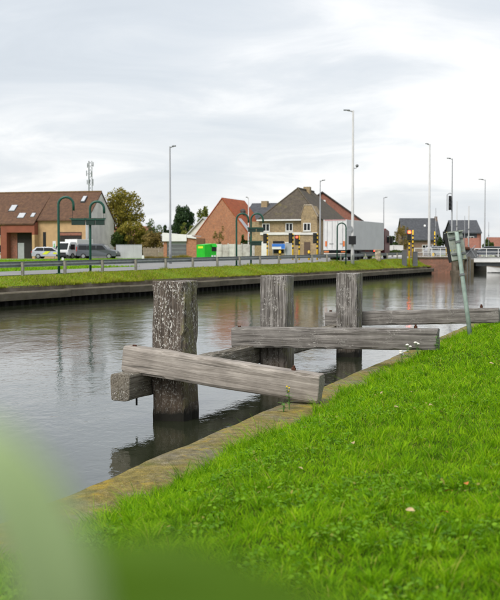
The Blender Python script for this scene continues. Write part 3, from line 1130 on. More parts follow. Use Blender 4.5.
def mast(px, ytop, Y, label, r=0.08, mat='lamp_white', zb=None):
    x = xa(px, Y)
    z0 = zb if zb is not None else zw(x, Y)
    t = thing('mast', (x, Y, z0), 0, label, 'mast', 'thin pale masts by the bridge')
    H = za(ytop, Y) - z0
    part(t, 'pole', M[mat], lambda m: m.tube([(0, 0, 0), (0, 0, H)], [r, r * 0.6], 8), True)
    part(t, 'collar', M['steel_dark'], lambda m: m.tube([(0, 0, H * 0.6), (0, 0, H * 0.6 + 0.15)], r * 1.4, 8))
    part(t, 'foot', M[mat], lambda m: m.tube([(0, 0, 0), (0, 0, 0.35)], [r * 3.5, r * 1.5], 8))
    return t


mast(456.6, 201, 136, 'thin white mast just right of the lamp with the signal')
mast(468.5, 206, 138, 'white mast rising from the bridge machinery', 0.10)
mast(435.5, 208, 160, 'thin distant mast in front of the dark slate roof', 0.07, 'lamp_grey')
mast(464.5, 216, 165, 'short thin mast between the two white masts', 0.06, 'lamp_grey')
mast(488.5, 222, 175, 'thin distant mast right of the leaning street lamp', 0.06, 'lamp_grey')

# phone mast: lattice behind the long building
Yc = 320
ct = thing('phone_mast', (xa(90.5, Yc), Yc, 1.7), 0, 'grey lattice phone mast rising behind the brown roof', 'phone mast')
Hc = za(161, Yc) - 1.7
m = MB()
for k in range(3):
    a = 2 * math.pi * k / 3
    m.tube([(0.95 * math.cos(a), 0.95 * math.sin(a), 0), (0.6 * math.cos(a), 0.6 * math.sin(a), Hc)], 0.09, 5)
nb = 26
for q in range(nb):
    z0_, z1_ = Hc * q / nb, Hc * (q + 1) / nb
    r0_, r1_ = 0.95 - 0.35 * q / nb, 0.95 - 0.35 * (q + 1) / nb
    for k in range(3):
        a, b_ = 2 * math.pi * k / 3, 2 * math.pi * (k + 1) / 3
        m.tube([(r0_ * math.cos(a), r0_ * math.sin(a), z0_), (r1_ * math.cos(b_), r1_ * math.sin(b_), z1_)], 0.045, 4)
m.obj('lattice', M['mast_grey'], ct)
for q in range(9):
    a = 2 * math.pi * q / 3 + 0.4 + 0.7 * (q // 3)
    zz_ = Hc - 0.3 - (q // 3) * 2.6
    part(ct, 'antenna', M['mast_grey'], lambda m: (m.box(1.0 * math.cos(a) - 0.13, 1.0 * math.cos(a) + 0.13, 1.0 * math.sin(a) - 0.13, 1.0 * math.sin(a) + 0.13, zz_ - (1.3 + 0.35 * (q % 3)), zz_ - 0.25 * (q % 2)), m.tube([(0.5 * math.cos(a), 0.5 * math.sin(a), zz_ - 1), (1.0 * math.cos(a), 1.0 * math.sin(a), zz_ - 1)], 0.06, 4)))


# ------------------------------------------------------------------ buildings
def window(parent, x, z, w, h, y=0.0, fmat='white', sill=True, bars=1):
    """window on a facade facing -y"""
    f = 0.09

    def fr(m):
        m.box(x - w / 2, x + w / 2, y - 0.06, y + 0.02, z, z + f)
        m.box(x - w / 2, x + w / 2, y - 0.06, y + 0.02, z + h - f, z + h)
        m.box(x - w / 2, x - w / 2 + f, y - 0.062, y + 0.02, z + f, z + h - f)
        m.box(x + w / 2 - f, x + w / 2, y - 0.062, y + 0.02, z + f, z + h - f)
        for k in range(bars):
            xx = x - w / 2 + w * (k + 1) / (bars + 1)
            m.box(xx - 0.045, xx + 0.045, y - 0.055, y + 0.02, z + f, z + h - f)
    wd = part(parent, 'window', M[fmat], fr)
    part(wd, 'pane', M['glass'], lambda m: m.box(x - w / 2 + f, x + w / 2 - f, y - 0.025, y - 0.01, z + f, z + h - f))
    if sill:
        part(wd, 'sill', M['render_grey'], lambda m: m.box(x - w / 2 - 0.08, x + w / 2 + 0.08, y - 0.12, y - 0.003, z - 0.1, z - 0.003))
    return wd


def roof_slab(m, a, b, c, d, th=0.16):
    """sloped slab abcd (counter-clockwise from outside) thickened downward"""
    m.extr([a, b, c, d], (0, 0, -th))


# -- long building at the left
YB0 = 138.0
bo = (xa(88, YB0), YB0)
brz = -R(14)
bd = (math.cos(brz), math.sin(brz))
lb = thing('long_building', (bo[0], bo[1], 1.72), brz, 'long tan and red building with brown tiled roof and grey gable end', 'building')
LX = lambda px: hit(px, bo, bd)
LZ = lambda py, l: za(py, bo[1] + bd[1] * l) - 1.72
D = 9.35
ze = LZ(217.5, 0)
zr = za(191.5, bo[1] + D / 2 * math.cos(brz)) - 1.72
x38, xL = LX(38.5), LX(-75)
part(lb, 'wall', M['render_tan'], lambda m: m.box(xL, -0.3, 0.0, D, -0.5, ze - 0.1))
part(lb, 'gable_wall', M['gable_render'], lambda m: m.extr([(-0.3, -0.02, -0.5), (-0.3, D + 0.02, -0.5), (-0.3, D + 0.02, ze - 0.05), (-0.3, D / 2, zr - 0.12), (-0.3, -0.02, ze - 0.05)], (0.3, 0, 0)))
slope = (zr - ze) / (D / 2)
fw = 1.13   # the red porch block stands forward under the longer roof


def lb_roof(m):
    roof_slab(m, (x38 - 0.02, -0.35, ze - 0.35 * slope), (0.12, -0.35, ze - 0.35 * slope), (0.12, D / 2, zr), (x38 - 0.02, D / 2, zr))
    roof_slab(m, (xL, -fw - 0.15, ze - (fw + 0.15) * slope + 0.25), (x38, -fw - 0.15, ze - (fw + 0.15) * slope + 0.25), (x38, D / 2, zr + 0.003), (xL, D / 2, zr + 0.003))
    roof_slab(m, (0.12, D + 0.35, ze - 0.35 * slope), (xL, D + 0.35, ze - 0.35 * slope), (xL, D / 2, zr - 0.002), (0.12, D / 2, zr - 0.002))


rf = part(lb, 'roof', M['tile_brown'], lb_roof)
part(rf, 'ridge_cap', M['tile_ochre'], lambda m: m.tube([(xL, D / 2, zr + 0.02), (0.1, D / 2, zr + 0.02)], 0.12, 6))


def skylight(pxa, pxb, py0, py1):
    l = LX((pxa + pxb) / 2)
    w = abs(LX(pxb) - LX(pxa)) * 0.8
    zm0, zm1 = LZ(py1, l), LZ(py0, l)
    for _ in range(4):   # refine with depth on the slope
        ym = ((zm0 + zm1) / 2 - ze) / slope
        Yw = bo[1] + bd[1] * l + ym * math.cos(brz)
        zm0, zm1 = za(py1, Yw) - 1.72, za(py0, Yw) - 1.72
    y0, y1 = (zm0 - ze) / slope, (zm1 - ze) / slope
    up = 0.05 + (0.25 * (1 - (0) ) if l < x38 else 0)
    sk = part(lb, 'skylight', M['cladding'], lambda m: m.extr([(l - w / 2, y0, zm0 + 0.02), (l + w / 2, y0, zm0 + 0.02), (l + w / 2, y1, zm1 + 0.02), (l - w / 2, y1, zm1 + 0.02)], (0, -0.06, 0.16)))
    part(sk, 'pane', M['skylight'], lambda m: m.extr([(l - w / 2 + 0.08, y0 + 0.05, zm0 + 0.07), (l + w / 2 - 0.08, y0 + 0.05, zm0 + 0.07), (l + w / 2 - 0.08, y1 - 0.05, zm1 - 0.03), (l - w / 2 + 0.08, y1 - 0.05, zm1 - 0.03)], (0, -0.07, 0.20)))


for q in ((4.5, 12.5, 206, 212.5), (17, 26, 214, 219.5), (30, 35.5, 214, 218.5), (72.5, 78, 197, 203), (-14, -8, 207, 212)):
    skylight(*q)
xP0, xP1, xH0, xH1 = LX(5), LX(38.5), LX(11), LX(36)
zH = LZ(232.5, xP1)
zP = ze - (fw + 0.15) * slope + 0.25 - 0.22


def porch(m):
    m.box(xH0, xH1, -fw, 0.0, zH, zP + 0.0)
    m.box(xP0, xH0 - 0.003, -fw, 0.0, -0.5, zP)
    m.extr([(xH1 + 0.003, -fw, zH - 0.3), (xH1 + 0.003, 0.0, zH - 0.3), (xH1 + 0.003, 0.0, zP + 0.55), (xH1 + 0.003, -fw, zP)], (xP1 - xH1 - 0.003, 0, 0))


part(lb, 'porch', M['render_pink'], porch)
part(lb, 'porch_column', M['render_tan'], lambda m: m.box(xH1 + 0.003, xP1, -fw + 0.02, -0.004, -0.5, zH - 0.31))
part(lb, 'porch_shade_panel', M['recess_shade'], lambda m: m.box(xH0 + 1.0, xH1 - 0.1, -0.03, -0.006, -0.4, zH - 0.02))  # thin dark sheet paints the porch's shade on the wall
part(lb, 'recess_wall', M['brick_red'], lambda m: m.box(xH0, xH0 + 0.98, -0.05, -0.006, -0.4, zH - 0.02))
part(lb, 'recess_door', M['door_grey'], lambda m: m.box(xH0 + 1.1, xH0 + 2.0, -0.08, -0.03, -0.3, 2.1))
part(lb, 'narrow_window', M['glass'], lambda m: m.box(LX(43.5), LX(46.3), -0.06, -0.004, LZ(249, LX(45)), LZ(232, LX(45))))
gz0, gz1 = LZ(246, LX(70)), LZ(232, LX(70))
gp = part(lb, 'loading_bay_shade', M['recess_shade'], lambda m: m.box(LX(60.5), LX(82), -0.05, -0.004, -0.3, gz1))  # flat dark sheet on the wall stands in for the bay's unlit depth
part(gp, 'lintel', M['brick_red'], lambda m: m.box(LX(60.5), LX(82), -0.10, -0.052, gz1 - 0.45, gz1 - 0.1))
part(lb, 'strip_window', M['glass'], lambda m: m.box(LX(60.5), LX(75), -0.06, -0.004, LZ(220.5, LX(68)), LZ(218.5, LX(68))))
part(lb, 'downpipe', M['zinc'], lambda m: m.box(-0.25, -0.1, -0.14, -0.03, -0.4, ze - 0.3))
for (pxc, y0, y1) in ((1.6, 235.5, 228), (1.6, 252.5, 245), (-12, 235.5, 228), (-12, 252.5, 245)):
    l = LX(pxc)
    window(lb, l, LZ(y0, l), 0.95, LZ(y1, l) - LZ(y0, l), 0.0, 'cladding')
part(lb, 'plinth', M['render_grey'], lambda m: m.box(xL, xP0 - 0.01, -0.08, -0.004, -0.4, 0.45))


# -- generic gabled house with gable facing -y
def gable_house(name, loc, rz, half, depth, ze, zr, wall, roof, label, over=0.25, th=0.2):
    t = thing(name, loc, rz, label, 'house')
    part(t, 'wall', M[wall], lambda m: m.extr([(-half, 0, -0.6), (half, 0, -0.6), (half, 0, ze), (0, 0, zr - 0.12), (-half, 0, ze)], (0, depth, 0)))
    sl = (zr - ze) / half

    def rf(m):
        eo = 0.3
        a, b = half + eo, ze - eo * sl
        m.extr([(-a, -over, b), (0, -over, zr), (0, -over, zr + th), (-a - 0.02, -over, b + th)], (0, depth + 2 * over, 0))
        m.extr([(0.002, -over, zr), (a, -over, b), (a + 0.02, -over, b + th), (0.002, -over, zr + th)], (0, depth + 2 * over, 0))
    r = part(t, 'roof', M[roof], rf)
    return t, r


# orange brick house
Yo = 150.0
hrz = -R(19.5)
ob_, ob_r = gable_house('brick_house', (xa(222, Yo), Yo, 1.7), hrz, 4.15, 9.5, za(234, Yo) - 1.7 - 0.25, za(198.6, Yo) - 1.7, 'brick_orange', 'tile_orange', 'orange brick house with bare gable end and bright orange roof', 0.06, 0.16)
hz_r, hz_e = za(198.6, Yo) - 1.7, za(234, Yo) - 1.95
slo = (hz_r - hz_e) / 4.15
part(ob_r, 'zinc_panel', M['zinc'], lambda m: m.extr([(2.4, 0.35, hz_r - 2.4 * slo + 0.2), (4.1, 0.35, hz_r - 4.1 * slo + 0.2), (4.1, 2.2, hz_r - 4.1 * slo + 0.2), (2.4, 1.4, hz_r - 2.4 * slo + 0.2)], (0.03, 0, 0.05)))
part(ob_r, 'roof_vent', M['tile_dark'], lambda m: m.ball((1.75, 4.0, hz_r - 1.75 * slo + 0.45), (0.45, 0.6, 0.5), 7, 5))
# white annex gable showing behind it on the left
wa, wr = gable_house('annex_house', (xa(203.5, 163), 163, 1.7), hrz, 2.9, 8, za(236, 163) - 1.7, za(218, 163) - 1.7, 'render_white', 'zinc', 'pale annex with grey roof behind the orange brick house')

# low red roofs far behind the garage
t, r = gable_house('far_house', (xa(150, 230), 230, 1.7), R(75), 5.0, 30, za(236, 230) - 1.7, za(227, 230) - 1.7, 'brick_brown', 'tile_red', 'low distant house with dull red roof behind the garage')

# -- garage
Yg = 128.0
go = (xa(163.5, Yg), Yg)
grz = -R(8)
gd = (math.cos(grz), math.sin(grz))
GX = lambda px: hit(px, go, gd)
gt = thing('garage', (go[0], go[1], 1.70), grz, 'flat roofed brick garage with deep white fascia and grey door', 'garage')
gz = lambda py: za(py, Yg) - 1.70
gw = GX(196.5)
part(gt, 'wall', M['brick_orange'], lambda m: (m.box(0, GX(167), 0, 6, -0.4, gz(241)), m.box(GX(186.5), gw, 0, 6, -0.4, gz(238)), m.box(0, gw, 5.8, 6.0, -0.4, gz(238))))
part(gt, 'fascia', M['white'], lambda m: m.extr([(-0.1, -0.25, gz(241.3)), (GX(187), -0.25, gz(241.3)), (GX(187), -0.25, gz(234.6)), (-0.1, -0.25, gz(233))], (0, 0.22, 0)))
part(gt, 'roof', M['render_white'], lambda m: m.extr([(-0.1, -0.02, gz(233.6)), (GX(192), -0.02, gz(236.2)), (GX(192), 6.1, gz(236.2)), (-0.1, 6.1, gz(233.6))], (0, 0, 0.12)))
part(gt, 'roof_edge', M['white'], lambda m: m.extr([(GX(187) + 0.01, -0.2, gz(237.6)), (gw, -0.2, gz(238.8)), (gw, -0.2, gz(237.6)), (GX(187) + 0.01, -0.2, gz(235.2))], (0, 0.2, 0)))
gdm = part(gt, 'garage_door', M['door_grey'], lambda m: m.box(GX(167.0), GX(186.5), 0.12, 0.2, -0.2, gz(241.4)))
for k in range(4):
    part(gdm, 'panel', M['grey_box'], lambda m: m.box(GX(167.4), GX(186.2), 0.085, 0.118, 0.05 + k * 0.46, 0.43 + k * 0.46))

# -- concrete panel wall right of the container
Yf = 126.0
fo = (xa(214.5, Yf), Yf)
fd = (1.0, 0.0)
pw = thing('panel_wall', (fo[0], fo[1], 1.66), 0, 'stained white concrete panel wall in front of the orange brick house', 'wall')
k = 0
px = 214.5
while px < 249:
    w0, w1 = xa(px, Yf) - fo[0], xa(px + 6.8, Yf) - fo[0]
    top_ = za(244 + 0.5 * (k % 2), Yf) - 1.66
    part(pw, 'panel', M['offwhite'] if k in (0, 2) else M['panel_concrete'], lambda m: m.box(w0 + 0.08, w1 - 0.08, 0, 0.1, -0.2, top_))
    part(pw, 'post', M['panel_concrete'], lambda m: m.box(w0 - 0.078, w0 + 0.078, -0.06, 0.14, -0.2, top_ + 0.08))
    px += 6.8
    k += 1

# -- pale grey sheet fence by the van, old board fence
Yp = 131.0
sf = thing('sheet_fence', (xa(116, Yp), Yp, 1.7), 0, 'plain pale grey metal sheet fence right of the grey van', 'fence')
wS = xa(142, Yp) - xa(116, Yp)
hS = za(245, Yp) - 1.7
for k in range(3):
    part(sf, 'sheet', M['zinc'], lambda m: m.box(wS * k / 3 + 0.004, wS * (k + 1) / 3 - 0.004, 0, 0.05, -0.1, hS))
part(sf, 'top_rail', M['steel'], lambda m: m.box(0, wS, -0.02, 0.07, hS + 0.002, hS + 0.06))
bf = thing('board_fence', (xa(143, 130), 130, 1.7), 0, 'old brown board fence between the grey sheet fence and the garage', 'fence')
wS2 = xa(164, 130) - xa(143, 130)
hS2 = za(247.5, 130) - 1.7
nbd = 16
for k in range(nbd):
    part(bf, 'board', M['wood_fence'], lambda m: m.box(wS2 * k / nbd + 0.01, wS2 * (k + 1) / nbd - 0.01, 0, 0.03, -0.1, hS2 + 0.08 * math.sin(k * 2.3)))
part(bf, 'rail', M['wood_fence'], lambda m: (m.box(0, wS2, 0.032, 0.09, 0.3, 0.4), m.box(0, wS2, 0.032, 0.09, hS2 - 0.35, hS2 - 0.25)))

# -- tan brick house with hipped roof
Yt = 137.0
trz = -R(18)
to_ = (xa(258, Yt + 1.2), Yt + 1.2)
td = (math.cos(trz), math.sin(trz))
TX = lambda px: hit(px, to_, td)
TY = lambda px: to_[1] + td[1] * TX(px)
zt0 = 1.76
TZ = lambda py, px=288: za(py, TY(px)) - zt0
th = thing('corner_house', (to_[0], to_[1], zt0), trz, 'tan brick corner house with mossy hipped roof and small gabled bay', 'house')
xr = TX(319)
ze_t = TZ(219.8)
x0t = TX(251)
x1t = TX(260.5)
part(th, 'wall', M['brick_tan'], lambda m: m.box(x1t, xr, 0, 16, -0.5, ze_t))
part(th, 'side_wing', M['brick_tan'], lambda m: m.box(x0t, x1t - 0.003, 0.1, 7, -0.5, TZ(221.5, 255)))
xc = (x1t + xr) / 2
apy = 4.0
zap = za(188.3, TY(288) + apy * 0.95) - zt0


def t_roof(m):
    e = 0.35
    zz = ze_t + 0.02
    a, b, c, d = (x1t - e, -e, zz), (xr + e, -e, zz), (xr + e, 16 + e, zz), (x1t - e, 16 + e, zz)
    p, q = (xc, apy, zap), (xc, 12.5, zap)
    m.poly([a, b, p])
    m.poly([b, c, q, p])
    m.poly([c, d, q])
    m.poly([d, a, p, q])
    m.poly([d, c, b, a])


tr_ = part(th, 'roof', M['tile_mossy'], t_roof)
part(tr_, 'ridge', M['tile_mossy'], lambda m: (m.tube([(xc, apy, zap), (xc, 12.5, zap)], 0.16, 6), m.tube([(x1t - 0.3, -0.3, ze_t + 0.05), (xc, apy, zap)], 0.12, 6), m.tube([(xr + 0.3, -0.3, ze_t + 0.05), (xc, apy, zap)], 0.12, 6)))
part(tr_, 'chimney', M['brick_tan'], lambda m: m.box(xc - 0.3, xc + 0.6, 8.0, 8.9, zap - 1.0, zap + 0.45))
part(th, 'gutter', M['white'], lambda m: m.box(x1t - 0.4, TX(302), -0.52, -0.36, ze_t - 0.12, ze_t + 0.05))
bx0, bx1 = TX(302), TX(318)
bzt = TZ(205.5, 308)
bxc = TX(308.5)
bay = part(th, 'gabled_bay', M['brick_tan'], lambda m: m.extr([(bx0, -0.45, -0.5), (bx1, -0.45, -0.5), (bx1, -0.45, TZ(217, 318)), (bxc + 0.45, -0.45, bzt), (bxc - 0.45, -0.45, bzt), (bx0, -0.45, TZ(215, 302))], (0, 3.0, 0)))
part(bay, 'coping', M['stone'], lambda m: (m.box(bxc - 0.5, bxc + 0.5, -0.5, 0.2, bzt + 0.003, bzt + 0.12), m.extr([(bx0 - 0.05, -0.5, TZ(215, 302) + 0.01), (bxc - 0.5, -0.5, bzt + 0.0), (bxc - 0.5, -0.5, bzt + 0.11), (bx0 - 0.05, -0.5, TZ(215, 302) + 0.12)], (0, 0.5, 0)), m.extr([(bxc + 0.5, -0.5, bzt), (bx1 + 0.05, -0.5, TZ(217, 318) + 0.01), (bx1 + 0.05, -0.5, TZ(217, 318) + 0.12), (bxc + 0.5, -0.5, bzt + 0.11)], (0, 0.5, 0))))
window(th, TX(266), TZ(231.5, 266), TX(270) - TX(262.5), TZ(223.5) - TZ(231.5), 0.0)
window(th, TX(289.2), TZ(231.2), TX(293) - TX(285.8), TZ(223) - TZ(231.2), 0.0)
window(th, TX(307.8), TZ(231, 308), TX(311.6) - TX(304.3), TZ(223) - TZ(231), -0.45)
part(th, 'string_course', M['render_white'], lambda m: (m.box(x1t - 0.02, bx0 - 0.003, -0.14, -0.003, TZ(234.8), TZ(232.3)), m.box(bx0 - 0.02, bx1 + 0.02, -0.6, -0.453, TZ(234.8, 308), TZ(232.5, 308))))
part(th, 'plinth', M['render_white'], lambda m: (m.box(x1t - 0.02, bx0 - 0.003, -0.08, -0.003, -0.5, 0.32), m.box(bx0 - 0.02, bx1 + 0.02, -0.53, -0.453, -0.5, 0.32)))
dr = part(th, 'door', M['door_grey'], lambda m: m.box(TX(285.8), TX(291.3), -0.07, -0.004, 0.33, TZ(243)))
part(dr, 'surround', M['render_white'], lambda m: (m.box(TX(285.2), TX(285.7), -0.1, -0.004, 0.33, TZ(242)), m.box(TX(291.4), TX(291.9), -0.1, -0.004, 0.33, TZ(242)), m.box(TX(285.7) + 0.003, TX(291.4) - 0.003, -0.1, -0.004, TZ(243) + 0.003, TZ(242))))
part(th, 'door', M['door_brown'], lambda m: m.box(TX(305), TX(311), -0.52, -0.454, 0.33, TZ(242, 308)))
part(th, 'shop_door', M['white'], lambda m: m.box(TX(261.5), TX(268.5), -0.06, -0.004, 0.33, TZ(241.5, 265)))
part(th, 'shop_window', M['glass'], lambda m: m.box(TX(273), TX(284), -0.06, -0.004, 0.7, TZ(241)))
sgb = thing('shop_sign', (0, 0, 0), 0, 'blue and white sign panel fixed to the tan house', 'sign')
_p = at(278.5, 249.2, TY(278) - 0.6)
sgb.location = _p
sgb.rotation_euler = (0, 0, trz)
part(sgb, 'panel', M['white'], lambda m: m.box(-0.9, 0.9, 0, 0.08, 0, 0.72))
part(sgb, 'blue_band', M['blue_sign'], lambda m: (m.box(-0.88, 0.35, -0.02, -0.003, 0.34, 0.70), m.box(0.37, 0.88, -0.02, -0.003, 0.05, 0.70)))
part(sgb, 'leg', M['steel'], lambda m: (m.box(-0.8, -0.74, 0.02, 0.07, -1.1, -0.003), m.box(0.74, 0.8, 0.02, 0.07, -1.1, -0.003)))

# dark roofed house behind on the left, with chimney
# dark red brick gable behind the lorry
rg, rgr = gable_house('red_brick_house', (xa(322, 158), 158, 1.7), -R(3), 6.0, 14, za(221, 158) - 1.7, za(192.5, 158) - 1.7, 'brick_red', 'tile_dark', 'dark red brick gable house rising behind the lorry')
part(rgr, 'roof_window', M['white'], lambda m: m.box(0.1, 0.5, -0.3, -0.26, za(202, 158) - 1.7, za(200, 158) - 1.7))

# -- houses at the right
def wide_house(name, px0, px1, Y, yr, ye, yb, wall, roof, label, rz=0.0, depth=9):
    x0, x1 = xa(px0, Y), xa(px1, Y)
    w = (x1 - x0)
    t = thing(name, (x0, Y, 1.7), rz, label, 'house')
    ze, zr = za(ye, Y) - 1.7, za(yr, Y + depth / 2) - 1.7
    part(t, 'wall', M[wall], lambda m: m.extr([(0.2, 0, -0.5), (0.2, depth, -0.5), (0.2, depth, ze), (0.2, depth / 2, zr - 0.15), (0.2, 0, ze)], (w - 0.4, 0, 0)))
    r = part(t, 'roof', M[roof], lambda m: (m.extr([(0, -0.4, ze - 0.2), (w, -0.4, ze - 0.2), (w, depth / 2, zr), (0, depth / 2, zr)], (0, 0, 0.18)), m.extr([(0, depth / 2 + 0.002, zr), (w, depth / 2 + 0.002, zr), (w, depth + 0.4, ze - 0.2), (0, depth + 0.4, ze - 0.2)], (0, 0, 0.18))))
    return t, r, w, ze, zr


dk, dkr, dw, de, dz_ = wide_house('slate_house', 243, 274, 158, 204.5, 219, 252, 'brick_tan', 'tile_slate', 'slate roofed house with chimney behind the tan house', R(-18), 9)
part(dkr, 'chimney', M['brick_tan'], lambda m: m.box(dw * 0.40, dw * 0.60, 3.2, 4.2, dz_ - 1.2, dz_ + 0.45))
h1, h1r, w1, e1, z1 = wide_house('slate_roof_house', 402.5, 441, 205, 219, 239.5, 252, 'brick_brown', 'tile_slate', 'wide brown house under a dark slate roof behind the red signal')
window(h1, w1 * 0.78, 1.0, 1.4, 1.3)
window(h1, w1 * 0.6, 1.0, 1.4, 1.3)
part(h1r, 'chimney', M['brick_brown'], lambda m: m.box(w1 * 0.93, w1 * 0.99, 3.8, 4.6, z1 - 0.6, z1 + 0.5))
part(h1r, 'dish', M['white'], lambda m: m.tube([(w1 * 0.585, 0.6, e1 + 2.7), (w1 * 0.585, 0.5, e1 + 2.75)], 0.22, 10))
h2, h2r, w2, e2, z2 = wide_house('clad_house', 452.5, 481.5, 200, 221, 232.5, 250, 'cladding', 'tile_slate', 'dark clad house with slate roof and orange brick end beyond the bridge')
part(h2, 'brick_end', M['brick_red'], lambda m: m.box(w2 - 0.9, w2 - 0.1, -0.06, 8.9, -0.5, e2 - 0.1))
window(h2, w2 * 0.62, 2.4, 1.3, 1.5)
t3, r3, w3_, e3, z3 = wide_house('red_roof_cottage', 463, 479, 172, 239, 248, 250, 'brick_brown', 'tile_red', 'small cottage with red tiled roof in front of the dark clad house', R(-12), 7)
t4, r4, w4_, e4, z4 = wide_house('brown_roof_house', 491, 515, 240, 238, 247, 252, 'brick_brown', 'tile_red', 'low brown roofed house at the right edge above the bridge railing')
sh = thing('white_shed', (xa(384, 175), 175, 1.7), 0, 'low white shed between the lorry and the red signal', 'shed')
wsh = xa(403.5, 175) - xa(384, 175)
for k in range(2):
    part(sh, 'wall', M['render_white'], lambda m: m.extr([(wsh * k / 2 + 0.03, 0, -0.3), (wsh * (k + 1) / 2 - 0.03, 0, -0.3), (wsh * (k + 1) / 2 - 0.03, 0, za(245.4, 175) - 1.7), (wsh * k / 2 + 0.03, 0, za(245, 175) - 1.7)], (0, 3, 0)))


# ------------------------------------------------------------------ foliage
def leaf_cloud(name, mat, centres, radii, n, size, parent, seed, shell=0.55, flat=1.0):
    r_ = np.random.default_rng(seed)
    C = np.array(centres, float)
    Rr = np.array(radii, float)
    if Rr.ndim == 1:
        Rr = np.stack([Rr] * 3, 1)
    wgt = Rr.prod(1) ** (2 / 3)
    idx = r_.choice(len(C), n, p=wgt / wgt.sum())
    d = r_.normal(size=(n, 3))
    d /= np.linalg.norm(d, axis=1)[:, None]
    rad = shell + (1.08 - shell) * r_.random(n) ** 0.7
    P = C[idx] + d * Rr[idx] * rad[:, None]
    a = r_.normal(size=(n, 3))
    a /= np.linalg.norm(a, axis=1)[:, None]
    b = np.cross(a, r_.normal(size=(n, 3)))
    b /= np.linalg.norm(b, axis=1)[:, None]
    s = size * (0.6 + 0.8 * r_.random(n))[:, None]
    V = np.stack([P - a * s, P + b * s * 0.55, P + a * s, P - b * s * 0.55], 1).reshape(-1, 3)
    me = np_mesh(name, V, np.arange(4 * n), np.full(n, 4), mat)
    ob = bpy.data.objects.new(name, me)
    col.objects.link(ob)
    ob.parent = parent
    return ob


def tree(name, label, px, Y, ytop, ybot, wpx, mat, n, size, seed, group=None, trunk=0.3, clumps=26, ybase=None, tall=1.0, shell=0.5, cat='tree'):
    rd = random.Random(seed)
    x = xa(px, Y)
    zb = zw(x, Y)
    t = thing(name, (x, Y, zb), 0, label, cat, group)
    zt, zl = za(ytop, Y) - zb, max(0.3, za(ybot, Y) - zb)
    rw = wpx / 2 / FPX * Y
    cz, rz_ = (zt + zl) / 2, (zt - zl) / 2
    cs, rs = [], []
    for k in range(clumps):
        while True:
            p = Vector((rd.uniform(-1, 1), rd.uniform(-1, 1), rd.uniform(-1, 1)))
            if 0.25 < p.length < 1:
                break
        f = rd.uniform(0.12, 0.32)
        p *= (1 - f * 0.6)
        cs.append((p.x * rw, p.y * rw, cz + p.z * rz_))
        rs.append((f * rw * 1.05, f * rw * 1.05, f * rz_ * 0.95))
    mt = MB()
    top = Vector((rd.uniform(-0.2, 0.2), 0, cz + rz_ * 0.4))
    mt.tube([(0, 0, -0.2), (0.05, 0.02, zl * 0.6), (0.0, 0.05, cz * 0.8), top], [trunk, trunk * 0.75, trunk * 0.5, trunk * 0.12], 7)
    for c in cs[: max(6, clumps // 2)]:
        st = Vector((0, 0.03, max(zl * 0.7, c[2] - rz_ * rd.uniform(0.4, 0.9))))
        st.z = max(0.2, st.z)
        md = (st + Vector(c)) / 2 + Vector((0, 0, -0.1 * rz_))
        mt.tube([st, md, c], [trunk * 0.35, trunk * 0.2, trunk * 0.06], 5)
    mt.obj('trunk', M['bark'], t, sm=True)
    leaf_cloud('crown', M[mat], cs, rs, n, size, t, seed, shell)
    return t


tree('autumn_tree', 'large brown green autumn tree behind the grey gable', 119, 150, 184, 242, 50, 'leaf_autumn', 9000, 0.15, 5, trunk=0.35, clumps=62, shell=0.35)
tree('autumn_tree', 'lower brown bushy tree behind the grey sheet fence', 131, 140, 217, 250, 36, 'leaf_autumn', 4500, 0.13, 6, trunk=0.2, clumps=34)
tree('brown_bush', 'brown bush left of the garage above the board fence', 153, 136, 229, 256, 26, 'leaf_brown', 4500, 0.11, 8, trunk=0.12, clumps=26, cat='bush')
tree('brown_bush', 'sparse brown bush between lamp and sheet fence', 143, 142, 226, 256, 22, 'leaf_autumn', 2800, 0.11, 9, trunk=0.12, clumps=20, cat='bush')
tree('green_hedge', 'dark green ivy hedge against the grey gable', 119, 139, 226, 258, 17, 'leaf_hedge', 5500, 0.11, 10, trunk=0.12, clumps=34, cat='hedge')
tree('green_tree', 'round dark green tree behind the garage roof', 183.5, 185, 205, 240, 29, 'leaf_conifer', 9000, 0.17, 12, trunk=0.3, clumps=60, shell=0.3)
tree('green_tree', 'small dark green tree left of the lamp post behind the garage', 167, 195, 221, 240, 10, 'leaf_conifer', 1500, 0.16, 13, trunk=0.2, clumps=14)
tree('green_tree', 'thin pale tree far behind the board fence', 155, 215, 217, 240, 20, 'leaf_mid', 900, 0.14, 14, trunk=0.2, clumps=18)
tree('yellow_tree', 'sparse yellow green tree beside the orange brick house', 204, 172, 204, 238, 15, 'leaf_yellow', 1800, 0.16, 15, trunk=0.2, clumps=24, shell=0.2)
tree('yellow_tree', 'low yellow green tree above the garage roof', 186, 165, 222, 245, 20, 'leaf_yellow', 1300, 0.14, 16, trunk=0.2, clumps=18, shell=0.2)
tree('green_bush', 'dark bush at the right corner of the orange brick gable', 244, 146, 234, 254, 8, 'leaf_hedge', 1200, 0.12, 17, trunk=0.1, clumps=12, cat='bush')
tree('bare_tree', 'reddish brown nearly bare tree before the slate roofed house', 402, 190, 222, 251, 19, 'leaf_brown', 1500, 0.13, 18, trunk=0.2, clumps=26, shell=0.1)
tree('green_bush', 'dark green bush behind the white shed', 392, 182, 236, 252, 24, 'leaf_hedge', 2200, 0.16, 19, trunk=0.15, clumps=20, cat='bush')
tree('green_bush', 'green bush low in front of the white shed', 392, 160, 249, 258, 20, 'leaf_mid', 1800, 0.13, 20, trunk=0.1, clumps=16, cat='bush')
tree('green_bush', 'dark bush right of the slate roofed house', 438, 185, 232, 252, 8, 'leaf_hedge', 1300, 0.15, 21, trunk=0.15, clumps=14, cat='bush')
tree('green_tree', 'dark tree between the slate roofed house and the dark clad house', 447, 210, 224, 250, 12, 'leaf_conifer', 1800, 0.18, 22, trunk=0.2, clumps=18)
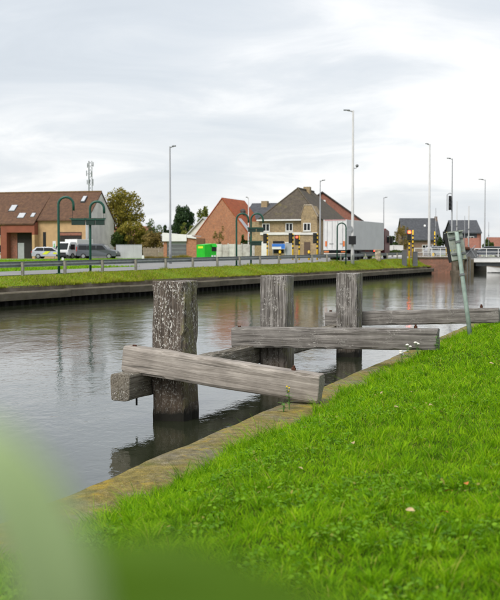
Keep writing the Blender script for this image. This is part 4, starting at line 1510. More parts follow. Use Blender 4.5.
tree('green_tree', 'round green tree right of the dark clad house', 488, 230, 238, 252, 12, 'leaf_mid', 2000, 0.2, 23, trunk=0.25, clumps=18)
tree('brown_bush', 'small brown bush in front of the orange gable', 219, 146, 222, 248, 14, 'leaf_brown', 500, 0.10, 25, trunk=0.08, clumps=14, shell=0.1, cat='bush')


# ------------------------------------------------------------------ vehicles
def wheel(parent, x, y, r, w=0.22):
    wm = MB().tube([(x, y - w / 2, r), (x, y + w / 2, r)], r, 16).obj('wheel', M['tyre'], parent)
    sy = -1 if y < 0 else 1
    MB().tube([(x, y + sy * w * 0.42, r), (x, y + sy * (w / 2 + 0.012), r)], r * 0.62, 12).obj('rim', M['rim'], wm)


def car(name, px, Y, rz, L, Wd, H, prof, glass, paint, label, cat, wheels, wr=0.33):
    """prof: side outline (x, z) nose at +x; glass: list of side-glass outlines"""
    x = xa(px, Y)
    t = thing(name, (x, Y, zw(x, Y) + 0.03), rz, label, cat)
    hw = Wd / 2
    belt = H * 0.56

    def body(m):
        n = len(prof)
        ins = lambda z: 0.0 if z < belt else (z - belt) / (H - belt) * 0.17
        b = len(m.v)
        for sy in (-1, 1):
            for (px_, pz) in prof:
                m.v.append((px_, sy * (hw - ins(pz)), pz))
        m.f.append(tuple(range(b, b + n)))
        m.f.append(tuple(range(b + 2 * n - 1, b + n - 1, -1)))
        for i in range(n):
            j = (i + 1) % n
            m.f.append((b + j, b + i, b + n + i, b + n + j))
    part(t, 'body', M[paint], body, False, 0.04)
    for gl in glass:
        for sy in (-1, 1):
            def gm(m):
                ins = lambda z: 0.0 if z < belt else (z - belt) / (H - belt) * 0.17
                pts = [(gx, sy * (hw - ins(gz) + 0.012), gz) for gx, gz in gl]
                m.extr(pts, (0, -sy * 0.02, 0))
            part(t, 'side_window', M['glass'], gm)
    for wx in wheels:
        for sy in (-1, 1):
            wheel(t, wx, sy * (hw - 0.08), wr)
    return t


# grey passenger van, nose to the right
vp = [(-2.5, 0.35), (2.45, 0.32), (2.55, 0.55), (2.5, 0.85), (2.25, 1.0), (1.45, 1.16), (0.85, 1.72), (0.5, 1.86), (-2.2, 1.88), (-2.45, 1.75), (-2.56, 1.0)]
vg = [[(-2.3, 1.15), (-1.25, 1.15), (-1.25, 1.66), (-2.25, 1.66)], [(-1.18, 1.15), (-0.1, 1.15), (-0.1, 1.66), (-1.18, 1.66)], [(-0.02, 1.15), (1.2, 1.15), (0.72, 1.64), (-0.02, 1.66)]]
van = car('van', 98.5, 129, R(-8), 5.1, 1.92, 1.9, vp, vg, 'van_grey', 'dark grey passenger van parked before the grey gable', 'van', (-1.65, 1.6), 0.34)
part(van, 'windscreen', M['skylight'], lambda m: m.extr([(1.40, -0.72, 1.22), (1.40, 0.72, 1.22), (0.90, 0.66, 1.70), (0.90, -0.66, 1.70)], (0.02, 0, 0.02)))
part(van, 'bonnet', M['car_silver'], lambda m: m.extr([(2.25, -0.85, 1.005), (2.25, 0.85, 1.005), (1.5, 0.85, 1.155), (1.5, -0.85, 1.155)], (0, 0, 0.015)))
for sy in (-1, 1):
    part(van, 'headlight', M['white'], lambda m: m.box(2.3, 2.53, sy * 0.75 - 0.18, sy * 0.75 + 0.18, 0.72, 0.88))
    part(van, 'tail_light', M['red_paint'], lambda m: m.box(-2.57, -2.48, sy * 0.86 - 0.09, sy * 0.86 + 0.09, 0.95, 1.5))
part(van, 'bumper', M['black'], lambda m: m.box(2.4, 2.58, -0.85, 0.85, 0.3, 0.5))
# police-striped silver estate
cp = [(-2.25, 0.3), (2.2, 0.28), (2.28, 0.55), (2.15, 0.82), (1.15, 0.98), (0.45, 1.42), (-0.1, 1.5), (-1.7, 1.48), (-2.15, 1.1), (-2.28, 0.9)]
cg = [[(-1.9, 1.0), (-0.75, 1.0), (-0.75, 1.4), (-1.6, 1.38)], [(-0.68, 1.0), (0.85, 1.0), (0.35, 1.36), (-0.68, 1.4)]]
pc = car('estate_car', 51, 132, R(-6), 4.5, 1.8, 1.5, cp, cg, 'car_silver', 'silver estate car with yellow side stripes parked at the tan wall', 'car', (-1.4, 1.4), 0.32)
part(pc, 'stripe', M['hi_vis'], lambda m: (m.extr([(-0.9, -0.915, 0.55), (-0.3, -0.915, 0.55), (0.2, -0.915, 0.95), (-0.4, -0.915, 0.95)], (0, 0.01, 0)), m.extr([(0.5, -0.915, 0.6), (1.6, -0.915, 0.6), (1.6, -0.915, 0.78), (0.6, -0.915, 0.82)], (0, 0.01, 0))))
part(pc, 'headlight', M['white'], lambda m: m.box(2.05, 2.24, -0.85, -0.5, 0.6, 0.75))
part(pc, 'tail_light', M['red_paint'], lambda m: m.box(-2.29, -2.2, -0.88, -0.6, 0.75, 0.98))

# small white lorry, front three-quarter
Yl = 131.5
lt = thing('small_lorry', (xa(73.5, Yl), Yl, zw(xa(73.5, Yl), Yl) + 0.03), R(-122), 'small white lorry with open door parked at the loading bay', 'lorry')
part(lt, 'cab', M['car_white'], lambda m: m.extr([(2.0, -0.95, 0.4), (2.1, -0.95, 1.05), (1.75, -0.95, 2.0), (1.5, -0.95, 2.12), (0.55, -0.95, 2.12), (0.55, -0.95, 0.4)], (0, 1.9, 0)), False, 0.05)
part(lt, 'windscreen', M['glass'], lambda m: m.extr([(2.085, -0.82, 1.15), (2.085, 0.82, 1.15), (1.80, 0.78, 1.95), (1.80, -0.78, 1.95)], (0.02, 0, 0.01)))
part(lt, 'grille', M['black'], lambda m: m.box(2.03, 2.10, -0.6, 0.6, 0.55, 0.8))
for sy in (-1, 1):
    part(lt, 'door_window', M['glass'], lambda m: m.box(0.8, 1.6, sy * 0.955 - 0.015, sy * 0.955 + 0.015, 1.15, 1.8))
    part(lt, 'headlight', M['skylight'], lambda m: m.box(2.0, 2.09, sy * 0.75 - 0.15, sy * 0.75 + 0.15, 0.62, 0.85))
    part(lt, 'mirror', M['black'], lambda m: m.box(1.75, 1.9, sy * 1.12 - 0.1, sy * 1.12 + 0.1, 1.2, 1.6))
part(lt, 'bumper', M['black'], lambda m: m.box(2.0, 2.16, -0.95, 0.95, 0.32, 0.52))
part(lt, 'box_body', M['white'], lambda m: m.box(-2.6, 0.45, -1.02, 1.02, 0.75, 2.45), False, 0.03)
part(lt, 'chassis', M['black'], lambda m: m.box(-2.5, 0.6, -0.7, 0.7, 0.45, 0.72))
for wx in (1.25, -1.7):
    for sy in (-1, 1):
        wheel(lt, wx, sy * 0.85, 0.36)
# upright white notice beside the estate car
nb_ = thing('notice_board', (xa(54.3, 134), 134, 1.72), 0, 'tall white notice board with green mark against the tan wall', 'sign')
part(nb_, 'board', M['white'], lambda m: m.box(-0.2, 0.2, 0, 0.06, 1.0, za(241, 134) - 1.72))
part(nb_, 'green_mark', M['container_green'], lambda m: m.extr([(-0.12, -0.012, 1.6), (0, -0.012, 1.35), (0.12, -0.012, 1.6), (0.05, -0.012, 1.6), (0.05, -0.012, 1.95), (-0.05, -0.012, 1.95), (-0.05, -0.012, 1.6)], (0, 0.01, 0)))
part(nb_, 'leg', M['steel'], lambda m: m.box(-0.04, 0.04, 0.0, 0.06, -0.1, 0.997))

# articulated lorry on the canal road
Yr = 111.0
rx = xa(346.5, Yr)
tz = zw(rx, Yr) + 0.04
tk = thing('articulated_lorry', (rx, Yr, tz), R(90 - 24.2), 'articulated lorry with long pale grey box trailer seen from behind', 'lorry')
# local: x forward along the road, y to the left (away from the canal), origin at the rear right corner
TW, TH, TL = 2.6, za(219.6, Yr) - tz, 13.6
part(tk, 'trailer_box', M['trailer_grey'], lambda m: m.box(0.08, TL, 0, TW, 1.12, TH), False, 0.03)
for k in range(2):
    d_ = part(tk, 'rear_door', M['trailer_white'], lambda m: m.box(0.02, 0.078, 0.12 + k * 1.19, 1.29 + k * 1.19, 1.3, TH - 0.15))
    for q in range(2):
        yy = 0.12 + k * 1.19 + (0.32 if q == 0 else 0.88)
        part(d_, 'lock_bar', M['steel'], lambda m: m.tube([(0.0, yy, 1.25), (0.0, yy, TH - 0.15)], 0.022, 6))
    part(d_, 'handle', M['steel_dark'], lambda m: m.box(-0.03, 0.018, 0.3 + k * 1.19, 0.75 + k * 1.19, 1.75, 1.8))
part(tk, 'rear_frame', M['trailer_grey'], lambda m: (m.box(0, 0.079, -0.02, 0.117, 1.1, TH + 0.02), m.box(0, 0.079, TW - 0.117, TW + 0.02, 1.1, TH + 0.02), m.box(0, 0.077, 0.12, TW - 0.12, TH - 0.145, TH + 0.02), m.box(0, 0.077, 0.12, TW - 0.12, 1.1, 1.295)))
part(tk, 'top_marker', M['red_paint'], lambda m: m.box(-0.01, 0.0, 0.1, TW - 0.1, TH - 0.06, TH + 0.0))
for yy in (0.30, TW - 0.30):
    part(tk, 'side_marker', M['orange'], lambda m: m.box(-0.035, 0.018, yy - 0.10, yy + 0.10, 1.5, 2.05))
part(tk, 'bumper', M['offwhite'], lambda m: m.box(-0.05, 0.10, 0.05, TW - 0.05, 0.45, 0.75))
for yy in (0.35, TW - 0.35):
    part(tk, 'tail_light', M['orange'], lambda m: m.box(-0.03, 0.07, yy - 0.26, yy + 0.26, 0.85, 0.98))
part(tk, 'chassis', M['black'], lambda m: m.box(0.3, TL - 0.4, 0.5, TW - 0.5, 0.75, 1.11))
part(tk, 'side_guard', M['grey_box'], lambda m: (m.box(5.0, 9.6, 0.05, 0.09, 0.75, 0.87), m.box(5.0, 9.6, 0.05, 0.09, 0.5, 0.62)))
for k in range(3):
    for yy in (0.3, TW - 0.3):
        wheel(tk, 2.2 + 1.32 * k, yy, 0.5, 0.4)
part(tk, 'side_lamp', M['tail_light'], lambda m: m.box(9.75, 9.95, -0.03, 0.05, 0.95, 1.1))
part(tk, 'mudguard', M['black'], lambda m: m.box(1.55, 5.5, 0.08, 0.6, 1.03, 1.10))
part(tk, 'cab', M['cab_dark'], lambda m: m.extr([(TL + 0.5, 0.05, 0.6), (TL + 2.6, 0.05, 0.6), (TL + 2.6, 0.05, 2.0), (TL + 2.35, 0.05, 3.4), (TL + 0.9, 0.05, 3.7), (TL + 0.5, 0.05, 3.3)], (0, TW - 0.1, 0)), False, 0.06)
part(tk, 'cab_window', M['glass'], lambda m: m.box(TL + 1.3, TL + 2.25, 0.02, 0.06, 2.0, 2.8))
part(tk, 'mirror', M['black'], lambda m: m.box(TL + 2.3, TL + 2.5, -0.35, -0.05, 1.9, 2.7))
for wx in (TL - 1.6, TL + 1.7):
    for yy in (0.3, TW - 0.3):
        wheel(tk, wx, yy, 0.52, 0.35)

# ------------------------------------------------------------------ clothing bank
Yk = 112.0
kx = xa(206.5, Yk)
kz = zw(kx, Yk)
kt = thing('clothing_bank', (kx, Yk, kz), R(38), 'bright green metal clothing bank beside the panel wall', 'container')
kw = 0.78
hk = za(243.5, Yk) - kz
part(kt, 'body', M['container_green'], lambda m: m.extr([(-kw, -0.75, 0.05), (kw, -0.75, 0.05), (kw, -0.75, hk * 0.55), (kw, -0.75, hk * 0.72), (kw * 0.75, -0.75, hk), (-kw, -0.75, hk * 0.93)], (0, 1.5, 0)), False, 0.03)
part(kt, 'chute', M['black'], lambda m: m.box(kw * 0.2, kw + 0.01, -0.765, -0.745, hk * 0.55, hk * 0.83))
part(kt, 'hood', M['container_green'], lambda m: m.extr([(kw * 0.1, -0.95, hk * 0.80), (kw * 0.95, -0.95, hk * 0.80), (kw * 0.95, -0.75, hk * 0.98), (kw * 0.1, -0.75, hk * 0.98)], (0, 0.01, 0.03)))
for k in range(2):
    part(kt, 'notice', M['white'], lambda m: m.box(kw * (0.15 + 0.42 * k), kw * (0.45 + 0.42 * k), -0.77, -0.751, 0.15, 0.6))
part(kt, 'label', M['hi_vis'], lambda m: m.box(-kw - 0.012, -kw - 0.001, -0.45, 0.45, hk * 0.72, hk * 0.84))
mk = thing('white_marker', (xa(143, 112), 112, zw(xa(143, 112), 112)), 0, 'short white marker block in the grass left of the garage', 'marker')
part(mk, 'block', M['white'], lambda m: m.extr([(-0.14, -0.1, -0.1), (0.14, -0.1, -0.1), (0.11, -0.1, 0.5), (0.05, -0.1, 0.58), (-0.05, -0.1, 0.58), (-0.11, -0.1, 0.5)], (0, 0.2, 0)))
mk2 = thing('white_marker', (xa(62.5, 108), 108, zw(xa(62.5, 108), 108)), 0, 'small white block in the grass by the leftmost green pole', 'marker')
part(mk2, 'block', M['white'], lambda m: m.extr([(-0.16, -0.1, -0.1), (0.16, -0.1, -0.1), (0.12, -0.1, 0.3), (-0.06, -0.1, 0.34)], (0, 0.2, 0)))


# ------------------------------------------------------------------ traffic signals and bollards
def signal(px, Y, ytop, ybase, label, lit=False, head=True, side=-1, poleh=None):
    x = xa(px, Y)
    zb = zw(x, Y) if ybase is None else za(ybase, Y)
    t = thing('traffic_signal', (x, Y, zb), 0, label, 'traffic signal', 'traffic signals on yellow and black poles') if head else thing('striped_pole', (x, Y, zb), 0, label, 'pole', 'yellow and black striped poles')
    H = za(ytop, Y) - zb
    pl = part(t, 'pole', M['yellow'], lambda m: m.tube([(0, 0, -0.2), (0, 0, H)], 0.085, 10), True)
    z = H * 0.42
    while z < H * 0.92:
        part(pl, 'band', M['black'], lambda m: m.tube([(0, 0, z), (0, 0, z + 0.2)], 0.093, 10))
        z += 0.46
    if head:
        hx = side * 0.27
        hd = part(t, 'signal_head', M['black'], lambda m: m.box(hx - 0.2, hx + 0.2, -0.22, 0.08, H - 1.08, H + 0.06), False, 0.03)
        for k in range(3):
            zc_ = H - 0.17 - k * 0.33
            part(hd, 'lens', M['tail_light' if lit == 'dim' else 'red_light'] if (lit and k == 0) else M['dark_lens'], lambda m: m.tube([(hx, -0.225, zc_), (hx, -0.245, zc_)], 0.19 if lit is True else 0.125, 12))
            part(hd, 'visor', M['black'], lambda m: m.tube([(hx + 0.14 * math.cos(a), -0.22 - 0.1, zc_ + 0.14 * math.sin(a)) for a in [math.pi * q / 8 for q in range(9)]], 0.015, 4))
    return t


signal(267.3, 119, 234, None, 'signal with yellow and black pole left of the blue sign')
signal(292.8, 117, 233.5, None, 'signal on yellow and black pole before the grey house door')
signal(299.2, 116, 235.5, None, 'signal showing red close to the brown house door', 'dim')
signal(317.2, 114, 233.5, None, 'signal on striped pole at the lorry trailer corner')
# dull red on the third: a real small lit lamp
sR = signal(409.2, 117.5, 230.5, 265.2, 'signal showing bright red at the end of the quay', True, True, -0.1)
signal(412.8, 119.5, 230, 262, 'yellow striped pole right behind the red signal', False, False)
signal(434.6, 150, 231.5, 257, 'yellow pole behind the white railing near the grey vehicle', False, False)
signal(446.4, 132, 232, 257.5, 'yellow and black signal pole beside the leaning sign board', False, True)
signal(453.0, 140, 232, 257, 'partly hidden yellow pole behind the leaning sign board', False, False)


def bollard(px, Y, ytop, label):
    x = xa(px, Y)
    t = thing('bollard', (x, Y, zw(x, Y)), 0, label, 'bollard', 'short yellow bollards at the corner')
    H = za(ytop, Y) - zw(x, Y)
    part(t, 'post', M['yellow'], lambda m: m.tube([(0, 0, -0.2), (0, 0, H - 0.04), (0, 0, H)], [0.13, 0.13, 0.08], 10), True)
    part(t, 'band', M['black'], lambda m: m.tube([(0, 0, H * 0.55), (0, 0, H * 0.72)], 0.138, 10))


bollard(280, 116, 250.5, 'yellow bollard under the blue and white sign')
bollard(309, 115, 250.5, 'yellow bollard before the brown house door')
bollard(433.3, 128.5, 253, 'yellow bollard at the white bridge railing')
# cabinets beside the red signal
for px, y0, lb_ in ((404.4, 250.5, 'grey cabinet left of the red signal'), (415.2, 252, 'grey cabinet right of the red signal')):
    Yx = 118.5
    zb = za(263.5, Yx)
    t = thing('cabinet', (xa(px, Yx), Yx, zb), 0, lb_, 'cabinet', 'grey street cabinets')
    hc = za(y0, Yx) - zb
    part(t, 'box', M['grey_box'], lambda m: m.box(-0.26, 0.26, -0.2, 0.2, -0.3, hc), False, 0.02)
    part(t, 'door', M['grey_box'], lambda m: m.box(-0.22, 0.22, -0.215, -0.202, 0.1, hc - 0.08))
    part(t, 'cap', M['steel_dark'], lambda m: m.box(-0.29, 0.29, -0.23, 0.23, hc + 0.002, hc + 0.05))
# rough stone post
Ys = 113.0
ms_ = thing('stone_post', (xa(378, Ys), Ys, za(260.5, Ys)), 0.3, 'squat rough stone post in the grass below the lorry cab', 'stone post')
m = MB()
hs = za(250.5, Ys) - za(260.5, Ys)
for k in range(7):
    for i in range(10):
        a = 2 * math.pi * i / 10
        r_ = 0.33 * (1 + 0.18 * mnoise.noise((math.cos(a) * 1.4, math.sin(a) * 1.4, k * 0.6))) * (0.9 if k in (0, 6) else 1)
        m.v.append((r_ * math.cos(a), r_ * math.sin(a), -0.1 + (hs + 0.1) * k / 6))
for k in range(6):
    for i in range(10):
        j = (i + 1) % 10
        m.f.append((k * 10 + i, k * 10 + j, k * 10 + 10 + j, k * 10 + 10 + i))
m.f.append(tuple(range(60, 70)))
m.obj('shaft', M['stone'], ms_)
part(ms_, 'cap', M['stone'], lambda m: m.extr([(-0.36, -0.3, hs), (0.36, -0.33, hs), (0.33, 0.33, hs), (-0.33, 0.3, hs)], (0.02, 0, 0.12)))

# ------------------------------------------------------------------ bridge
Ya = 127.0
abx = xa(419, Ya)
ab = thing('bridge_abutment', (abx, Ya, 0), -R(2), 'brick bridge abutment with concrete edge at the canal bend', 'abutment')
wa_ = xa(474, Ya) - abx
ztp = za(258.2, Ya)
part(ab, 'brick_face', M['brick_abut'], lambda m: m.box(0, wa_ * 0.62, 0, 9, -1.5, ztp))
part(ab, 'concrete_corner', M['quay'], lambda m: m.box(wa_ * 0.62 + 0.003, wa_, 0.3, 9, -1.5, ztp - 0.15))
part(ab, 'coping', M['quay_riser'], lambda m: m.box(-0.1, wa_ * 0.62 + 0.1, -0.12, 9, ztp + 0.002, ztp + 0.16))
part(ab, 'side_wall', M['quay'], lambda m: m.extr([(wa_ - 0.5, 9.003, -1.5), (wa_, 9.003, -1.5), (wa_, 9.003, 1.3), (wa_ - 0.5, 9.003, 1.3)], (12, 26, 0)))
# concrete landing pier under the machinery
pier = thing('bridge_pier', (xa(452.5, 124), 124, 0), 0, 'grey concrete pier standing in the water under the bridge machinery', 'pier')
pw_ = xa(470.5, 124) - xa(452.5, 124)
part(pier, 'footing', M['quay_riser'], lambda m: m.box(0, pw_, -0.3, 1.4, -1.2, za(270.5, 124)))
for k in range(3):
    part(pier, 'column', M['quay_riser'], lambda m: m.box(pw_ * (0.03 + 0.36 * k), pw_ * (0.20 + 0.36 * k), 0.1, 0.9, za(270.5, 124) + 0.002, za(259.5, 124)))
part(pier, 'head', M['quay_riser'], lambda m: m.box(-0.05, pw_ + 0.05, -0.1, 1.2, za(259.5, 124) + 0.002, za(256.5, 124)))
part(pier, 'ladder', M['steel_dark'], lambda m: (m.tube([(pw_ * 0.8, -0.4, 0), (pw_ * 0.8, -0.4, 2.3)], 0.04, 6), m.tube([(pw_ * 0.95, -0.4, 0), (pw_ * 0.95, -0.4, 2.3)], 0.04, 6)))
# machinery cabinet
mc = thing('bridge_machinery', (xa(466, 131), 131, ztp), 0, 'jumble of grey bridge machinery and small platform under the white mast', 'machinery')
part(mc, 'housing', M['grey_box'], lambda m: m.box(-0.2, 1.4, 0, 1.0, 0, 1.0), False, 0.04)
part(mc, 'drum', M['rust'], lambda m: m.tube([(-0.3, -0.15, 1.2), (0.4, -0.15, 1.2)], 0.22, 10))
part(mc, 'platform', M['steel_dark'], lambda m: m.box(-0.6, 1.1, 0.2, 1.2, 1.15, 1.25))
part(mc, 'strut', M['steel'], lambda m: (m.tube([(-0.4, 0, 0), (1.2, 0, 1.6)], 0.05, 6), m.tube([(1.3, 0, 0), (0.2, 0, 1.7)], 0.05, 6)))

Yd = 136.0
brx = xa(474, Yd)
bg = thing('bridge', (brx, Yd, 0), -R(9), 'low white canal bridge with open white railing', 'bridge')
zt_, zb_ = za(257.2, Yd), za(261.8, Yd)
part(bg, 'girder', M['white'], lambda m: m.box(0, 34, 0, 0.35, zb_, zt_), False, 0.03)
part(bg, 'flange', M['offwhite'], lambda m: (m.box(0, 34, -0.12, 0.45, zb_ - 0.07, zb_ - 0.003), m.box(0, 34, -0.12, 0.45, zt_ + 0.003, zt_ + 0.06)))
part(bg, 'deck', M['asphalt_dark'], lambda m: m.box(-3, 34, 0.453, 9, zt_ - 0.35, zt_ - 0.05))
part(bg, 'underframe', M['steel_dark'], lambda m: (m.box(0.3, 34, 0.5, 0.9, zb_ - 0.55, zt_ - 0.36), m.box(0.3, 34, 4.0, 4.5, zb_ - 0.55, zt_ - 0.36), m.box(0.3, 34, 8.0, 8.5, zb_ - 0.55, zt_ - 0.36)))
part(bg, 'far_girder', M['white'], lambda m: m.box(0, 34, 9.003, 9.35, zb_, zt_), False, 0.03)
ztr = za(248.6, Yd)


def railing(parent, y, z0, z1, x0, x1, step, tag_='rail'):
    part(parent, 'top_rail', M['white'], lambda m: m.tube([(x0, y, z1), (x1, y, z1)], 0.05, 6))
    part(parent, 'mid_rail', M['white'], lambda m: m.tube([(x0, y, (z0 + z1) / 2 + 0.1), (x1, y, (z0 + z1) / 2 + 0.1)], 0.03, 6))
    part(parent, 'low_rail', M['white'], lambda m: m.tube([(x0, y, z0 + 0.22), (x1, y, z0 + 0.22)], 0.03, 6))
    x = x0
    while x <= x1 + 0.01:
        part(parent, 'railing_post', M['white'], lambda m: m.box(x - 0.04, x + 0.04, y - 0.04, y + 0.04, z0, z1 + 0.02))
        x += step


railing(bg, 0.15, zt_ + 0.06, ztr, 0.1, 33.1, 1.5)
railing(bg, 9.2, zt_ + 0.06, ztr, 0.1, 33.1, 1.5)
# white railing on the abutment
Yw_ = 127.6
wr_ = thing('white_railing', (xa(414.5, Yw_), Yw_, 0), 0, 'white pedestrian railing on the brick abutment', 'railing')
L_ = xa(449, Yw_) - xa(414.5, Yw_)
railing(wr_, 0, ztp, za(248.3, Yw_), 0.0, L_, L_ / 4)
part(wr_, 'mesh_panel', M['offwhite'], lambda m: [m.tube([(L_ * 0.0 + q * L_ / 40, 0, ztp + 0.2), (L_ * 0.0 + q * L_ / 40, 0, za(248.5, Yw_))], 0.012, 4) for q in range(41)])
# far abutment across the channel, out of sight to the right
tag(MB().box(brx + 30, brx + 60, Yd - 14, Yd + 20, -1.5, 1.6).obj('far_abutment', M['quay']), 'concrete abutment carrying the far end of the bridge', 'abutment')
# cars crossing the bridge
for px_, Yv, paint, lb_, rzv in ((487, 140.5, 'van_grey', 'dark grey car on the bridge behind the railing', R(170)), (441.5, 141, 'car_silver', 'silver grey car behind the white railing of the abutment', R(8))):
    x = xa(px_, Yv)
    cc_ = car('car', px_, Yv, rzv, 4.3, 1.75, 1.5, cp, cg, paint, lb_, 'car', (-1.4, 1.4), 0.32)
    cc_.location.z = zt_ - 0.05
# white boat at the right edge
bt = thing('boat', (xa(507, 131), 131, 0), R(5), 'small white boat moored under the bridge at the right edge', 'boat')
m = MB()
secs = [(-2.6, 0.75, 0.55), (-1.5, 0.9, 0.55), (0, 0.95, 0.58), (1.2, 0.75, 0.65), (2.1, 0.35, 0.75), (2.6, 0.03, 0.82)]
for x, hw, zt2 in secs:
    m.v += [(x, -hw, zt2), (x, -hw * 0.8, 0.1), (x, 0, -0.2), (x, hw * 0.8, 0.1), (x, hw, zt2)]
for a in range(len(secs) - 1):
    for b in range(4):
        m.f.append((a * 5 + b, (a + 1) * 5 + b, (a + 1) * 5 + b + 1, a * 5 + b + 1))
    m.f.append((a * 5 + 4, (a + 1) * 5 + 4, (a + 1) * 5, a * 5))
m.f.append((0, 1, 2, 3, 4))
for v_ in range(len(m.v)):
    x, y, z = m.v[v_]
    m.v[v_] = (-x, y, z)
m.f = [tuple(reversed(f)) for f in m.f]
m.obj('hull', M['white'], bt)
part(bt, 'gunwale', M['wood_fence'], lambda m: m.tube([(-x, -hw, zt2 + 0.02) for x, hw, zt2 in secs], 0.04, 5))
part(bt, 'cabin', M['offwhite'], lambda m: m.box(-0.6, 1.4, -0.55, 0.55, 0.56, 0.95), False, 0.05)


# ------------------------------------------------------------------ grass
def blades(name, P, h, w, lean_dir, lean, mat, seg=3):
    """P base points (n,3); one curved tapering blade at each"""
    n = len(P)
    yaw = rng.random(n) * 2 * np.pi
    side = np.stack([np.cos(yaw), np.sin(yaw), np.zeros(n)], 1)
    rows = []
    for k in range(seg):
        t = k / seg
        c = P + lean_dir * (lean * h * t ** 1.7)[:, None]
        c = c + np.stack([np.zeros(n), np.zeros(n), h * t * (1 - 0.28 * np.minimum(1.6, lean) * t)], 1)
        ww = (w * (1 - 0.55 * t))[:, None] * 0.5
        rows += [c - side * ww, c + side * ww]
    tip = P + lean_dir * (lean * h)[:, None] + np.stack([np.zeros(n), np.zeros(n), h * (1 - 0.28 * np.minimum(1.6, lean))], 1)
    rows.append(tip)
    V = np.stack(rows, 1)
    nv = V.shape[1]
    base = (np.arange(n) * nv)[:, None]
    fl_, sz = [], []
    for k in range(seg - 1):
        fl_.append(base + np.array([[2 * k, 2 * k + 1, 2 * k + 3, 2 * k + 2]]))
        sz.append(4)
    fl_.append(base + np.array([[2 * (seg - 1), 2 * (seg - 1) + 1, 2 * seg]]))
    sz.append(3)
    flat = np.concatenate(fl_, 1).ravel()
    sizes = np.tile(np.array(sz), n)
    me = np_mesh(name, V.reshape(-1, 3), flat, sizes, mat)
    ob = bpy.data.objects.new(name, me)
    col.objects.link(ob)
    return ob


def vnoise(x, y, f, seed):
    """cheap smooth value noise in numpy"""
    r_ = np.random.default_rng(seed)
    tab = r_.random((256, 256))
    xx, yy = x * f + 1000.0, y * f + 1000.0
    xi, yi = np.floor(xx).astype(int), np.floor(yy).astype(int)
    fx, fy = xx - xi, yy - yi
    fx, fy = fx * fx * (3 - 2 * fx), fy * fy * (3 - 2 * fy)
    g_ = lambda a, b: tab[a % 256, b % 256]
    return (g_(xi, yi) * (1 - fx) + g_(xi + 1, yi) * fx) * (1 - fy) + (g_(xi, yi + 1) * (1 - fx) + g_(xi + 1, yi + 1) * fx) * fy


def bank_points(n_try, dens_ref=6.5, power=1.5):
    Y = 3.6 + (34 - 3.6) * rng.random(n_try)
    X = -3.5 + (11.5 + 3.5) * rng.random(n_try)
    rel = np.stack([X - NO.x, Y - NO.y], 1)
    inl = rel @ np.array([NI.x, NI.y])
    along_ = rel @ np.array([ND.x, ND.y])
    edge = np.interp(along_, [3.0, 5.6, 6.6, 11.0], [0.80, 0.74, 0.60, 0.40]) + 0.30 * (vnoise(X, Y, 1.1, 3) - 0.5) + 0.18 * (vnoise(X, Y, 4.0, 4) - 0.5)
    ok = (inl > edge) & (X < 0.27 * Y + 1.6) & (X > -0.28 * Y - 1.2) & (rng.random(n_try) < np.minimum(1, (dens_ref / Y) ** power))
    X, Y, inl = X[ok], Y[ok], inl[ok]
    bi = np.array([b[0] for b in BANK])
    bz = np.array([b[1] for b in BANK])
    sm_ = lambda a, b, q: (lambda w_: w_ * w_ * (3 - 2 * w_))(np.clip((q - a) / (b - a), 0, 1))
    Z = np.interp(inl, bi, bz) + 0.14 * sm_(7.5, 10.5, along_[ok]) * sm_(0.45, 1.1, inl)
    Z = np.maximum(Z - 0.02, np.where(inl < 0.88, 0.395, 0.0))
    return X, Y, Z, inl


X, Y, Z, inl = bank_points(3300000)
n = len(X)
# blades grow in tussocks: every blade belongs to the centre of its jittered cell
jit = np.random.default_rng(77).random((512, 512, 6))


def tussock(cell, k):
    """offset from nearest tussock centre, its distance, and its random numbers"""
    gx, gy = np.floor(X / cell).astype(int), np.floor(Y / cell).astype(int)
    best = np.full(n, 9e9)
    out = np.zeros((n, 4))
    ox, oy = np.zeros(n), np.zeros(n)
    for dx in (-1, 0, 1):
        for dy in (-1, 0, 1):
            jj = jit[(gx + dx + k) % 512, (gy + dy) % 512]
            cx, cy = (gx + dx + jj[:, 0]) * cell, (gy + dy + jj[:, 1]) * cell
            d2 = (X - cx) ** 2 + (Y - cy) ** 2
            m_ = d2 < best
            best[m_] = d2[m_]
            ox[m_], oy[m_] = (X - cx)[m_], (Y - cy)[m_]
            out[m_] = jj[m_][:, 2:]
    return ox, oy, np.sqrt(best), out


tx, ty, tdist, trnd = tussock(0.13, 0)
big = vnoise(X, Y, 0.9, 22)
core = np.clip(1 - tdist / 0.10, 0, 1)
keep = rng.random(n) < 0.30 + 0.95 * core
hgt = (0.024 + 0.12 * trnd[:, 0] ** 2.4 * (0.35 + 0.65 * core) + 0.03 * big) * (0.6 + 0.8 * rng.random(n))
edge_b = np.exp(-((inl - 0.9) / 0.3) ** 2)
hgt *= 1 + 2.4 * edge_b * vnoise(X, Y, 1.4, 8) ** 1.6
ang_t = 2 * np.pi * trnd[:, 1] * 0.9 + 0.9
out_l = np.maximum(tdist, 1e-3)
ld = np.stack([0.75 * tx / out_l + 0.45 * np.cos(ang_t) + 0.7 * rng.normal(size=n), 0.75 * ty / out_l + 0.45 * np.sin(ang_t) + 0.7 * rng.normal(size=n), np.zeros(n)], 1)
ld /= np.maximum(0.3, np.linalg.norm(ld, axis=1))[:, None]
ld[:, :2] += (-np.array([NI.x, NI.y])[None] * (0.4 * edge_b)[:, None])
ln = 0.3 + 1.0 * rng.random(n) * (0.5 + tdist / 0.1)
wd = (0.0034 + 0.0036 * rng.random(n)) * np.maximum(1, Y / 9)
X, Y, Z, hgt, wd, ld, ln = (q[keep] for q in (X, Y, Z, hgt, wd, ld, ln))
n = len(X)
go_ = blades('grass', np.stack([X, Y, Z], 1), hgt, wd, ld, ln, M['grass'])
